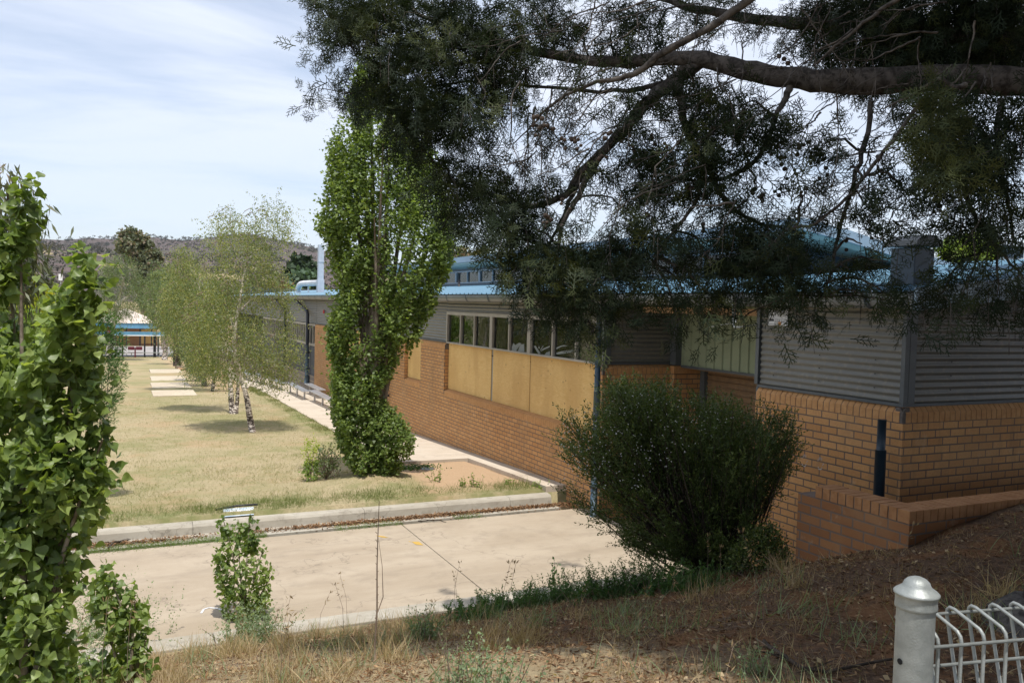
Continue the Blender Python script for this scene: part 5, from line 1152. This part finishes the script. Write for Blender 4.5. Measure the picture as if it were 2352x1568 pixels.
# grass: straws on the bank, tufts, seed stalks
BL3 = [(-.018, 0, 0), (.018, 0, 0), (.012, .5, .10), (-.012, .5, .10), (.0, 1.0, .38)]
def blades(name, P, h_, mat, wid=1.0, lean=.35, var=None, T3=BL3):
    n = len(P); D_ = unit(rnd(n) * lean + np.array([0, 0, 1.0])); tv = [(x * wid, y, z) for x, y, z in T3]; N = unit(rnd(n) * np.array([1, 1, .1])); L = Leaves(); var = rg.random(n) if var is None else var
    L.add(P, D_, N, h_, (tv, [(0, 1, 2, 3)]), var); L.add(P, D_, N, h_, (tv, [(3, 2, 4)]), var); return L
def zz(P):
    P[:, 2] = [hz(x, y) for x, y in P[:, :2]]; return P
def visible_bank(n, f=None):
    out = []
    while sum(len(o) for o in out) < n:
        Q = rg.random((n, 3)) * np.array([9.5, 6.4, 0]) + np.array([-1.6, 2.3, 0])
        d = Q[:, 0] * FW[0] + Q[:, 1] * FW[1]; s = Q[:, 0] * SX[0] + Q[:, 1] * SX[1]; k = (np.abs(s / d) < .68) & ~((Q[:, 0] > 5.66) & (Q[:, 1] > 4.4)) & ~((Q[:, 1] > 8.45)) & ((Q[:, 0] < 6.9) | (Q[:, 1] < 4.4))
        if f is not None: k &= rg.random(n) < f(Q)
        out.append(Q[k])
    return zz(np.concatenate(out)[:n])
def clump(Q, sc=2.3, lo=.0, hi=.25): return np.array([np.clip((mnoise.noise(Vector((x * sc, y * sc, 1.7))) - lo) / (hi - lo), 0, 1) for x, y in Q[:, :2]])
f1 = lambda Q: (.12 + .88 * clump(Q)) * np.where(Q[:, 0] < 3.0, 1.0, .75)
P = visible_bank(9000, f1); L = blades('x', P, rg.uniform(.03, .12, len(P)), 'dry', 1.0, .5)
P = visible_bank(26000); L2 = blades('x', P, rg.uniform(.02, .07, len(P)), 'dry', 1.3, 1.8, var=rg.random(len(P)) ** 1.5)
for k in L2.f: L.f[k] += [a + L.n for a in L2.f[k]]; L.var[k] += L2.var[k]
L.v += L2.v; L.n += L2.n
tc = visible_bank(105, lambda Q: np.where((Q[:, 0] < 2.7) & (Q[:, 1] > 4.6), 1, .10)); P = np.repeat(tc, 70, 0) + rnd(len(tc) * 70) * np.array([.05, .05, 0]); L2 = blades('x', P, rg.uniform(.07, .24, len(P)), 'dry', .7, .38)
for k in L2.f: L.f[k] += [a + L.n for a in L2.f[k]]; L.var[k] += [np.clip(a * .5 + .5, 0, 1) for a in L2.var[k]]
L.v += L2.v; L.n += L2.n
o = L.build('dry_grass', MAT['dry']); tag(o, kind='stuff')
# green blades among it
P = visible_bank(2600, lambda Q: clump(Q, 1.7, .1, .35)); gl = blades('x', P, rg.uniform(.08, .22, len(P)), 'weed', .8, .4); o = gl.build('green_grass', MAT['greygreen']); tag(o, kind='stuff')
# seed stalks
SP = visible_bank(30, lambda Q: np.where((Q[:, 0] < 4.3) & (Q[:, 1] > 3.2), 1, .15)); b = MB(); L = Leaves()
for p in SP:
    h_ = random.uniform(.3, .62); dx = random.uniform(-.12, .12); q = p + np.array([dx, random.uniform(-.05, .05), h_]); m = p + np.array([dx * .25, 0, h_ * .6]); b.tube([p, m, q, q + np.array([dx * .5, 0, .02])], [.0016, .0014, .001, .0006], 4, cap=False)
    for j in range(9): t = j / 9; c = m * (1 - t) + q * t if t > .35 else q; L.add(np.array([c + np.array([random.uniform(-.02, .02), 0, -.01])]), np.array([[random.uniform(-.5, .5), 0, .8 - 1.2 * t]]), rnd(1), .035, NEED if False else SPR, np.array([.7 * random.random() + .1]))
o = b.build('seed_stalks', MAT['twig']); tag(o, kind='stuff'); o = L.build('seed_heads', MAT['dry']); tag(o, kind='stuff')
# one pale seed head low on the right of centre
# needle litter and bark flakes
P = visible_bank(42000); P[:, 2] += .008; n = len(P); L = Leaves(); L.add(P, unit(rnd(n) * np.array([1, 1, .25])), unit(rnd(n) * .5 + np.array([0, 0, 1])), rg.uniform(.012, .055, n), SPR, rg.random(n) ** 1.6); o = L.build('bank_litter', MAT['litter']); tag(o, kind='stuff')
P = visible_bank(2200); P[:, 2] += .012; n = len(P); L = Leaves(); L.add(P, unit(rnd(n) * np.array([1, 1, .4])), unit(rnd(n) * .6 + np.array([0, 0, 1])), rg.uniform(.02, .04, n), DIAM, .5 + .5 * rg.random(n)); o = L.build('pale_leaf_litter', MAT['dry']); tag(o, kind='stuff')
P = visible_bank(700); b = MB()
for p in P: a = random.uniform(0, PI); l_ = random.uniform(.03, .12); d_ = np.array([math.cos(a), math.sin(a), random.uniform(-.1, .2)]) * l_; b.tube([p + np.array([0, 0, .01]), p + d_ * .5 + np.array([0, 0, .015]), p + d_ + np.array([0, 0, .01])], random.uniform(.0012, .003), 4, cap=False)
o = b.build('fallen_twigs', MAT['twig']); tag(o, kind='stuff')
# lawn blades
def region(n, x0, x1, y0, y1, f=None):
    Q = rg.random((n, 3)) * np.array([x1 - x0, y1 - y0, 0]) + np.array([x0, y0, 0])
    if f is not None: Q = Q[rg.random(n) < f(Q)]
    return zz(Q)
nod = lambda Q: np.where((Q[:, 0] > 4.9) & (Q[:, 1] > 13.5 + .3 * np.sin(Q[:, 0] * 5)) & (Q[:, 1] < 17.1), .04, 1.0) * np.where((Q[:, 0] > 5.28) & (Q[:, 1] > 16), 0, 1)
P = region(34000, -1.5, 7.0, 13.2, 19, lambda Q: nod(Q) * (.35 + .65 * clump(Q, 1.2, -.1, .3))); L = blades('x', P, rg.uniform(.03, .085, len(P)), 'l', 1.8, .7)
P = region(40000, -3, 5.4, 19, 34, nod); L2 = blades('x', P, rg.uniform(.025, .05, len(P)), 'l', 3.2, .9)
P3 = region(9000, -1.5, 6.9, 13.17, 13.9, lambda Q: .25 + .75 * clump(Q, 1.5, 0, .25)); L3 = blades('x', P3, rg.uniform(.05, .16, len(P3)), 'l', 1.1, .5, var=rg.random(len(P3)) * .35)
Pe = region(16000, 4.9, 5.34, 17, 40, lambda Q: .15 + .85 * clump(Q, 1.1, -.05, .25)); L4 = blades('x', Pe, rg.uniform(.04, .12, len(Pe)), 'l', 1.6, .5, var=rg.random(len(Pe)) * .55)
for Lx in (L2, L3, L4):
    for k in Lx.f: L.f[k] += [a + L.n for a in Lx.f[k]]; L.var[k] += Lx.var[k]
    L.v += Lx.v; L.n += Lx.n
o = L.build('lawn_grass', MAT['lawnblade']); tag(o, kind='stuff')
# weeds and litter in the kerb gutter
def gutter_y(n): return rg.uniform(12.62, 12.9, n)
n = 13000; X_ = rg.uniform(-.6, 7.3, n); keep = rg.random(n) < np.interp(X_, [-.6, .3, 1.2, 2.2, 3.2, 7.3], [.9, .6, .15, .35, 1, 1]); X_ = X_[keep]; n = len(X_); Yq = 12.87 - np.abs(rg.normal(size=n)) * .1; Yq = np.maximum(Yq, 12.55)
P = np.stack([X_, Yq, -.105 + rg.random(n) * .03 * (Yq > 12.75)], -1); L = Leaves(); L.add(P, unit(rnd(n) * np.array([1, 1, .3])), unit(rnd(n) * .5 + np.array([0, 0, 1])), rg.uniform(.02, .06, n), ([(0, 0, 0), (.2, .5, .03), (0, 1, 0), (-.2, .5, .03)], [(0, 1, 2, 3)]), .25 + .75 * rg.random(n)); o = L.build('gutter_litter', MAT['litter']); tag(o, kind='stuff')
P = []
for (a, c, n) in ((-.5, 2.0, 4200), (3.0, 4.1, 900), (5.0, 5.5, 400)):
    X_ = rg.uniform(a, c, n); P.append(np.stack([X_, 12.56 + rg.normal(size=n) * .085, np.full(n, -.104)], -1))
P = np.concatenate(P); L = blades('x', P, rg.uniform(.02, .07, len(P)), 'l', 2.4, .9, var=rg.random(len(P)) * .4); o = L.build('gutter_grass', MAT['weed']); tag(o, kind='stuff')

# sticks
def stick(label, pts, r, k=6, name='fallen_branch', tw=0):
    P_ = [np.array(p) for p in pts]; T = empty(name, tuple(P_[0]), label, 'branch'); b = MB(); w = wob(P_, r * .6, 3); b.tube(w, list(np.linspace(r, r * .45, len(w))), k)
    for i in range(tw): q = w[random.randrange(1, len(w) - 1)]; d_ = np.array([random.uniform(-.2, .2), random.uniform(-.1, .1), random.uniform(.01, .05)]); b.tube([q, q + d_ * .6, q + d_], [r * .4, r * .3, r * .15], 4)
    b.build('stem', MAT['darkbark'], T)
ob = lambda x, y, dz=.02: on_bank(x, y) + np.array([0, 0, dz])
stick('dark fallen stick lying along the bank left of the junipers', [ob(1010, 1432), ob(1060, 1418), ob(1110, 1413), ob(1185, 1402)], .014, tw=3)
stick('long forked fallen branch at the bottom left of the fence post', [ob(1753, 1480), ob(1800, 1515), ob(1866, 1548), ob(1960, 1540), ob(2060, 1520)], .012, tw=5)
zd = -.09
stick('small pile of grey sticks lying on the driveway near the far kerb', [atZ(248, 1258, zd), atZ(262, 1246, zd + .05), atZ(290, 1241, zd), atZ(312, 1238, zd)], .014, tw=6)
stick('thin curved stick resting in the kerb gutter on the left', [atZ(305, 1232, zd), atZ(330, 1226, zd + .02), atZ(385, 1222, zd + .05), atZ(417, 1203, zd + .14)], .009, tw=3)
stick('short thin stick in the kerb gutter below the poplar', [atZ(960, 1196, zd), atZ(1000, 1194, zd + .02), atZ(1025, 1198, zd)], .010, tw=2)

# drain cover, fallen poster board
p = lawn_at(982, 1077); T = empty('drain_cover', tuple(p), 'round pale drain cover set in the bare dirt by the path step', 'drain cover'); b = MB(); b.lathe([(.0001, .03), (.10, .03), (.115, .028), (.125, .018), (.13, -.02)], (p[0], p[1], p[2]), 28); b.build('lid', MAT['galv'], T); b = MB(); b.lathe([(.13, .01), (.15, .012), (.155, -.02)], (p[0], p[1], p[2]), 28); b.build('rim', MAT['mortar'], T)
a0, a1 = atY(503, 1186, 13.14), atY(589, 1181, 13.14); a0[2] = a1[2] = .075
random.seed(8)
T = empty('fallen_sign', tuple(a0), 'faded blue and white sign board with a black edge, fallen across the far kerb', 'sign'); b = MB(); dv = a1 - a0; up_ = np.array([.03, .26, .06])
q0, q1, q2, q3 = a0 + dv * .12, a0 + dv * .93, a0 + dv * .93 + up_, a0 + dv * .1 + up_; n_ = np.array([0, -.003, .008])
b.face([q0 + n_, q1 + n_, q2 + n_, q3 + n_]); b.face([q0, q3, q2, q1]); b.build('board', MAT['poster'], T)
b = MB(); b.tube([a0 + up_ * 1.05 + np.array([-.05, 0, .0]), a0 + dv * .5 + up_ * 1.1 + np.array([0, 0, .03]), a1 + up_ * 1.15 + np.array([.03, 0, .02])], .017, 6); b.build('black_edge', MAT['pipeblack'], T)
b = MB()
for t, w_ in ((.2, .1), (.45, .16), (.75, .1)): c = q0 + (q1 - q0) * t + up_ * .4 + n_ * 1.3; b.face([c, c + dv * w_, c + dv * w_ + up_ * .3, c + up_ * .35])
b.build('white_patches', MAT['white'], T)

# ------------------------------------------------------------------ aluminium benches by the wall
bl = ['aluminium plank bench nearest the poplar, partly hidden by its leaves', 'second aluminium bench along the path from the poplar', 'third aluminium bench, in front of the far downpipe wall', 'fourth aluminium bench, beside the birch branches', 'farthest aluminium bench, behind the birch trunk', 'low aluminium bench set back against the block wall']
def bench(x, y0, y1, lab):
    zg = float(pz((y0 + y1) / 2)); T = empty('bench', (x, (y0 + y1) / 2, zg), lab, 'bench', 'aluminium benches along the path'); b = MB()
    s0 = float(pz(y0)); s1 = float(pz(y1)); hgt = .38
    for k in range(3): xx = x - .15 + k * .105; b.box(xx, xx + .09, y0, y1, zg + hgt - .035, zg + hgt)
    b.build('seat', MAT['alumc'], T, bevel=.004)
    for y in (y0 + .35, (y0 + y1) / 2, y1 - .35):
        b = MB(); b.box(x - .03, x + .03, y - .03, y + .03, float(pz(y)) - .05, zg + hgt - .06); b.box(x - .13, x + .13, y - .02, y + .02, zg + hgt - .06, zg + hgt - .036); b.build('leg', MAT['alumc'], T)
for (x, y0, y1), lab in zip(((6.62, 28.0, 31.4), (6.42, 31.6, 35.2), (6.35, 36.2, 39.4), (6.25, 40.2, 43.2), (6.1, 44.2, 47.0), (7.1, 32.0, 34.6)), bl): bench(x, y0, y1, lab)

# concrete slabs on the lawn, timber planks
def c9(x, y): return ((300 + x / 3.485) / 1.63265, (1050 + y / 3.485) / 1.63265)
sl = ['nearest of the four pale concrete slabs on the lawn', 'second nearest pale concrete slab on the lawn', 'third pale concrete slab on the lawn', 'farthest of the four pale concrete slabs on the lawn']
for (q, lab) in zip((((945, 1502), (1522, 1496), (1497, 1443), (938, 1447)), ((932, 1392), (1447, 1392), (1432, 1348), (928, 1350)), ((925, 1298), (1392, 1300), (1372, 1263), (922, 1265)), ((917, 1206), (1332, 1204), (1322, 1176), (915, 1178))), sl):
    pts = []
    for p_ in q:
        px = c9(*p_); w = atZ(*px, -.4)
        for _ in range(6): w = atZ(*px, float(pz(w[1])) + .11)
        pts.append(w)
    x0, x1 = (pts[0][0] + pts[3][0]) / 2, (pts[1][0] + pts[2][0]) / 2; y0, y1 = (pts[0][1] + pts[1][1]) / 2, (pts[2][1] + pts[3][1]) / 2; zt = float(pz((y0 + y1) / 2)) + .11
    T = MB(); T.box(x0, x1, y0, y1, zt - .3, zt); o = T.build('concrete_slab', MAT['slab'], bevel=.015); tag(o, lab, 'slab', 'concrete slabs on the lawn')
for (a, c, lab) in (((1280, 1132), (1330, 1166), 'pinkish timber plank leaning low beside the thick dark birch trunk'), ((1790, 1212), (1868, 1262), 'pinkish timber plank lying askew on the dirt by the path')):
    p0, p1 = lawn_at(*c9(*a)), lawn_at(*c9(*c)); p0[2] += .14; p1[2] += .08; d_ = p1 - p0; s_ = _n([d_[1], -d_[0], 0]) * .22; b = MB()
    vv = [p0 - s_, p0 + s_, p1 + s_, p1 - s_]; bb = len(b.v); b.v += [tuple(v) for v in vv] + [tuple(v - np.array([0, 0, .12])) for v in vv]
    for q in ((0, 1, 2, 3), (7, 6, 5, 4), (0, 4, 5, 1), (1, 5, 6, 2), (2, 6, 7, 3), (3, 7, 4, 0)): b.f.append(tuple(bb + i for i in q)); b.m.append(0); b.sm.append(False)
    o = b.build('timber_plank', MAT['timber']); tag(o, lab, 'plank')

# ------------------------------------------------------------------ paved court, rail, shelter and far building
def far_at(px, py, dz=0.0):
    w = atZ(px, py, -2.3)
    for _ in range(12): w = atZ(px, py, float(pz(w[1])) + .06 + dz)
    return w
cA, cB = far_at(*c9(300, 1000)), far_at(*c9(300, 890))
yc0, yc1 = float(far_at(*c9(700, 1003))[1]), float(far_at(*c9(700, 868))[1])
b = MB(); yy = np.linspace(yc0, yc1, 8)
for a, c in zip(yy[:-1], yy[1:]): b.face([(-30, a, float(pz(a)) + .1), (40, a, float(pz(a)) + .1), (40, c, float(pz(c)) + .1), (-30, c, float(pz(c)) + .1)])
o = b.build('court', MAT['court']); tag(o, kind='structure')
b = MB()
for k, y in enumerate(np.linspace(yc0 + 2, yc1 - 2, 5)): b.face([(-20, y, float(pz(y)) + .12), (30, y + 2, float(pz(y + 2)) + .12), (30, y + 2.09, float(pz(y + 2.09)) + .12), (-20, y + .09, float(pz(y + .09)) + .12)])
b.build('court_lines', MAT['white'], o)
rl0 = far_at(*c9(300, 1012)); yr = float(rl0[1]); zr = float(pz(yr)) + .06
T = empty('low_rail', (4, yr, zr), 'low galvanised pipe rail along the near edge of the paved court', 'rail'); b = MB(); b.tube([(-12, yr, zr + .45), (24, yr, zr + .45)], .04, 8); b.build('rail', MAT['galv'], T)
for x in np.arange(-11, 24, 2.4): b = MB(); b.tube([(x, yr, zr - .1), (x, yr, zr + .45)], .03, 8); b.build('post', MAT['galv'], T)
T = empty('covered_walkway', (4, yr + .8, zr), 'flat roofed walkway with a blue beam on dark posts beside the court', 'walkway'); ypl = yr + .5
xs_ = [float(atY(*c9(x, 900), ypl)[0]) for x in (420, 555, 845, 968, 984)]
for x in xs_: b = MB(); b.box(x - .07, x + .07, ypl - .07, ypl + .07, zr - .1, zr + 2.25); b.build('post', MAT['pipeblack'], T)
zb0 = float(atY(*c9(700, 716), ypl)[2]); zb1 = float(atY(*c9(700, 676), ypl)[2])
b = MB(); b.box(xs_[0] - 3, xs_[-1] + 6, ypl - .08, ypl + .08, zb0, zb1); b.build('beam', MAT['tile'], T); b = MB(); b.box(xs_[0] - 3, xs_[-1] + 6, ypl - .14, ypl - .085, zb0 - .1, zb0 - .002); b.build('gutter', MAT['white'], T)
b = MB(); b.box(xs_[0] - 3, xs_[-1] + 6, ypl + .1, ypl + 3.2, zb1 - .15, zb1 - .1); b.build('roof', MAT['blue'], T)
x = float(atY(*c9(1022, 900), ypl + 3)[0]); b = MB(); b.box(x - .08, x + .08, ypl + 2.9, ypl + 3.1, zr - .2, zb1 - .2); b.build('post', MAT['galv'], T)
for yy_ in (640, 705):
    q = atY(*c9(395, yy_), ypl - .3); b = MB(); b.box(q[0] - .3, q[0] + .25, q[1], q[1] + .06, q[2] - .2, q[2] + .2); b.build('red_panel', MAT['red'], T)
pb_ = far_at(*c9(720, 1012)); T = empty('twin_litter_bin', tuple(pb_), 'pair of dark maroon boxes on a single post in front of the court rail', 'bin'); b = MB(); b.box(pb_[0] - .06, pb_[0] + .06, pb_[1] - .06, pb_[1] + .06, pb_[2] - .1, pb_[2] + .95); b.build('post', MAT['maroon'], T)
for s_ in (-1, 1): b = MB(); b.box(pb_[0] + s_ * .34 - .27, pb_[0] + s_ * .34 + .27, pb_[1] - .2, pb_[1] + .2, pb_[2] + .72, pb_[2] + 1.02); b.build('box', MAT['maroon'], T, bevel=.03)
yb = float(far_at(*c9(620, 862))[1]); zb_ = float(pz(yb)) + .1; e0, e1 = atY(*c9(345, 600), yb), atY(*c9(1075, 600), yb); zt_ = float(atY(*c9(650, 632), yb)[2]); zf = float(atY(*c9(650, 562), yb)[2]); za = float(atY(*c9(600, 372), yb + 4)[2]); xa = float(atY(*c9(600, 372), yb + 4)[0])
T = empty('far_school_building', ((e0[0] + e1[0]) / 2, yb, zb_), 'distant orange brick building with a pale beige hipped roof and blue fascia beyond the court', 'building')
b = MB(); b.box(e0[0] - 1, e1[0] - .5, yb + 2.2, yb + 2.4, zb_ - .4, zt_ + .3); b.build('wall', MAT['brick_far'], T)
b = MB(); b.box(e0[0] - 1.5, e1[0], yb, yb + .1, zt_, zf); b.build('fascia', MAT['tile'], T)
b = MB(); A = [(e0[0] - 2, yb - .1, zf), (e1[0] + .3, yb - .1, zf), (e1[0] + .3, yb + 9, zf), (e0[0] - 2, yb + 9, zf)]; ap = (xa, yb + 4.5, za)
for i in range(4): b.face([A[i], A[(i + 1) % 4], ap])
b.face(A[::-1]); b.build('roof', MAT['farroof'], T)
for x_ in (515, 607, 785, 935): q = atY(*c9(x_, 700), yb + .4); b = MB(); b.box(q[0] - .08, q[0] + .08, yb + .3, yb + .46, zb_ - .3, zt_ + .05); b.build('post', MAT['pipeblack'], T)
for x_ in (470, 900): q = atY(*c9(x_, 700), yb + 2.15); b = MB(); b.box(q[0] - .9, q[0] + .9, yb + 2.12, yb + 2.18, zb_ + .2, zt_ - .2); b.build('boarded_window', MAT['ply'], T)
b = MB(); q = atY(*c9(350, 770), yb + 1); b.box(q[0] - 3, q[0] + 1.1, yb + 1.9, yb + 2.1, zb_ - .2, zt_ - .2); b.build('pale_wall', MAT['farroof'], T)

# street lamp and white board far off
D_ = 190; bs = at(103, 660, D_); T = empty('street_lamp', tuple(bs), 'slender street lamp with a curved arm far off in front of the hill', 'lamp'); b = MB(); b.tube([at(103, 700, D_), at(103, 642, D_), at(104, 634, D_), at(110, 630.5, D_), at(118, 629, D_)], [.12, .1, .08, .08, .08], 8); b.build('pole', MAT['galv'], T); b = MB(); q = at(119, 629, D_); b.box(q[0] - .4, q[0] + .6, q[1] - .2, q[1] + .2, q[2] - .12, q[2] + .08); b.build('lamp_head', MAT['galv'], T)
q = at(139, 636, D_); T = empty('white_board', tuple(q), 'white upright board far off between the poplar shoots', 'sign'); b = MB(); b.box(q[0] - .4, q[0] + .4, q[1], q[1] + .1, q[2] - .8, q[2] + .7); b.build('board', MAT['white'], T); b = MB(); b.box(q[0] - .1, q[0] + .1, q[1] + .12, q[1] + .25, q[2] - 8, q[2] + .5); b.build('post', MAT['galv'], T)

# ------------------------------------------------------------------ hills
def m_hill():
    s = NT('hill scrub'); p = s.pos(); a = s.noise(p, .045, 6, .7); bb = s.noise(p, .0035, 4, .6); f = s.noise(p, .16, 4, .7)
    sp = s.n('SeparateXYZ', Vector=p); c = s.mix(s.ramp(a, .38, .62), (.14, .105, .10), (.075, .07, .062)); c = s.mix(s.math('MULTIPLY', s.ramp(f, .52, .7), .6), c, (.17, .13, .11))
    c = s.mix(s.math('MULTIPLY', s.ramp(bb, .5, .6), .5), c, (.085, .095, .05))
    gr = s.math('MULTIPLY', s.ramp(bb, .52, .56), s.ramp(s.math('MULTIPLY', sp.outputs[2], -1), -75, -60)); c = s.mix(s.math('MULTIPLY', gr, .8), c, (.36, .29, .16))
    return s.done(c, 1, s.bump(a, 1, 4), spec=0)
MAT['hill'] = m_hill()
SK = [(-400, 560), (-100, 548), (90, 549), (150, 552), (200, 547), (260, 549), (330, 543), (370, 548), (420, 553), (480, 547), (530, 538), (580, 540), (630, 549), (680, 560), (720, 570), (770, 584), (850, 603), (1000, 618), (1300, 640), (1800, 668), (2700, 700)]
pxs = np.linspace(-400, 2700, 260); dd = np.concatenate([np.linspace(300, 2600, 60), [2900, 3400]]); rows_ = []
for px in pxs:
    hy = 704.4 + .0265 * (px - 1176); r = ray(px, hy); dirh = np.array([r[0], r[1], 0]); el = (hy - np.interp(px, [k[0] for k in SK], [k[1] for k in SK])) / F
    for d_ in dd:
        p = dirh * d_; ridge = 2100; n_ = mnoise.fractal(Vector((p[0] * .0022, p[1] * .0022, 0)), 1.0, 2.1, 5)
        t = np.clip((d_ - 380) / (ridge - 380), 0, 1); zz_ = -9 + (HC + el * ridge + 9) * (t ** 1.35); front = 38 * math.exp(-((d_ - 900) / 260) ** 2) * np.clip((700 - px) / 700, 0, 1)
        zz_ += front + n_ * 14 * math.sin(PI * t) + (-(d_ - ridge) * .12 if d_ > ridge else 0); rows_.append((p[0], p[1], zz_))
i = np.arange(len(pxs) * len(dd)).reshape(len(pxs), len(dd)); q = np.stack([i[:-1, :-1], i[1:, :-1], i[1:, 1:], i[:-1, 1:]], -1).reshape(-1, 4)
hv = np.array(rows_); o = np_obj('hills', hv, q, MAT['hill'], smooth=True); tag(o, kind='structure')
# gum trees over the hill
sel = rg.integers(0, len(hv), 5200); P = hv[sel]; P = P[(np.hypot(P[:, 0], P[:, 1]) > 650) & (np.hypot(P[:, 0], P[:, 1]) < 2350)]; k_ = np.hypot(P[:, 0], P[:, 1]) > 1950; P = np.concatenate([P, P[k_], P[k_]]); P = P + rnd(len(P)) * np.array([14, 14, 0]); hue = rg.random(len(P)); L = Leaves()
for k in range(22): n = len(P); off = unit(rnd(n)) * rg.random((n, 1)) ** .5 * np.array([4.2, 4.2, 2.6]) + np.array([0, 0, 5.2]); L.add(P + off, rnd(n), rnd(n), rg.uniform(1.6, 3.2, n), DIAM, np.clip(hue * .6 + rg.random(n) * .4, 0, 1))
MAT['hillgum'] = m_leaf('hill gum crowns', [(0, (.045, .04, .03)), (1, (.11, .088, .075)), (.5, (.06, .062, .04))], .1, .8, .1)
o = L.build('hill_forest', MAT['hillgum']); tag(o, kind='stuff')

# ------------------------------------------------------------------ light, sky, camera
sun_to = Vector((-.03, -.33, .943)).normalized(); el_ = math.asin(sun_to.z); az = math.atan2(sun_to.x, sun_to.y)
sd = bpy.data.lights.new('sun', 'SUN'); sd.energy = 4.3; sd.angle = R(.53); sd.color = (1, .955, .885); so_ = bpy.data.objects.new('sun', sd); C.objects.link(so_); so_.rotation_euler = sun_to.to_track_quat('Z', 'Y').to_euler(); so_.location = (0, 0, 30)
w = bpy.data.worlds.new('World'); bpy.context.scene.world = w; w.use_nodes = True; t = w.node_tree; t.nodes.clear()
def wn(ty, **k):
    n = t.nodes.new('ShaderNode' + ty)
    for a, v in k.items(): setattr(n, a, v)
    return n
out = wn('OutputWorld'); bg = wn('Background'); sky = wn('TexSky', sky_type='NISHITA'); sky.sun_disc = False; sky.sun_elevation = el_; sky.sun_rotation = az; sky.air_density = 1.0; sky.dust_density = 1.2; sky.ozone_density = 1.2; sky.altitude = 300
tc = wn('TexCoord'); sep = wn('SeparateXYZ'); t.links.new(tc.outputs['Generated'], sep.inputs[0])
den = wn('Math', operation='MAXIMUM'); t.links.new(sep.outputs[2], den.inputs[0]); den.inputs[1].default_value = .02
den2 = wn('Math', operation='ADD'); t.links.new(den.outputs[0], den2.inputs[0]); den2.inputs[1].default_value = .12
dx = wn('Math', operation='DIVIDE'); dy = wn('Math', operation='DIVIDE'); t.links.new(sep.outputs[0], dx.inputs[0]); t.links.new(den2.outputs[0], dx.inputs[1]); t.links.new(sep.outputs[1], dy.inputs[0]); t.links.new(den2.outputs[0], dy.inputs[1])
cmb = wn('CombineXYZ'); t.links.new(dx.outputs[0], cmb.inputs[0]); t.links.new(dy.outputs[0], cmb.inputs[1])
mp = wn('Mapping'); mp.inputs['Scale'].default_value = (.55, 1.15, 1); mp.inputs['Rotation'].default_value = (0, 0, .5); t.links.new(cmb.outputs[0], mp.inputs[0])
nz = wn('TexNoise'); nz.inputs['Scale'].default_value = .75; nz.inputs['Detail'].default_value = 8; nz.inputs['Roughness'].default_value = .55; nz.inputs['Distortion'].default_value = .5; t.links.new(mp.outputs[0], nz.inputs[0])
mr = wn('MapRange', interpolation_type='SMOOTHSTEP'); mr.inputs[1].default_value = .32; mr.inputs[2].default_value = .60; mr.inputs[3].default_value = .36; mr.inputs[4].default_value = .97; t.links.new(nz.outputs[0], mr.inputs[0])
hr = wn('MapRange', interpolation_type='SMOOTHSTEP'); hr.inputs[1].default_value = .02; hr.inputs[2].default_value = .34; hr.inputs[3].default_value = .62; hr.inputs[4].default_value = 1.0; t.links.new(sep.outputs[2], hr.inputs[0]); mm = wn('Math', operation='MULTIPLY'); t.links.new(mr.outputs[0], mm.inputs[0]); t.links.new(hr.outputs[0], mm.inputs[1])
mx = wn('Mix', data_type='RGBA'); t.links.new(mm.outputs[0], mx.inputs[0]); t.links.new(sky.outputs[0], mx.inputs[6]); mx.inputs[7].default_value = (6.0, 6.4, 7.3, 1)
t.links.new(mx.outputs[2], bg.inputs[0]); bg.inputs[1].default_value = .15; t.links.new(bg.outputs[0], out.inputs[0])

cd = bpy.data.cameras.new('camera'); cam = bpy.data.objects.new('camera', cd); C.objects.link(cam); cd.sensor_width = 36; cd.lens = 36 * F / 2352; cd.clip_start = .05; cd.clip_end = 6000
Rm = Matrix(((V[0], V[1], V[2]), (U[0], U[1], U[2]), (UP[0], UP[1], UP[2]))); cam.matrix_world = Matrix.Translation((0, 0, HC)) @ Rm.to_4x4(); bpy.context.scene.camera = cam
sc_ = bpy.context.scene; sc_.view_settings.view_transform = 'Standard'; sc_.view_settings.look = 'None'; sc_.view_settings.exposure = .12; sc_.view_settings.gamma = 1
sc_.cycles.max_bounces = 7; sc_.cycles.diffuse_bounces = 4; sc_.cycles.glossy_bounces = 3; sc_.cycles.transmission_bounces = 4; sc_.cycles.transparent_max_bounces = 8; sc_.cycles.use_denoising = True; sc_.cycles.caustics_reflective = False; sc_.cycles.caustics_refractive = False

hm = NT('haze air'); vp = hm.n('VolumePrincipled'); vp.inputs['Density'].default_value = .00006; vp.inputs['Color'].default_value = (.78, .84, .95, 1); vp.inputs['Anisotropy'].default_value = .2
hm.t.links.new(vp.outputs[0], hm.out.inputs[1]); b = MB(); b.box(-2000, 3400, -1700, 3700, -60, 260); o = b.build('haze', hm.mat); tag(o, kind='stuff')
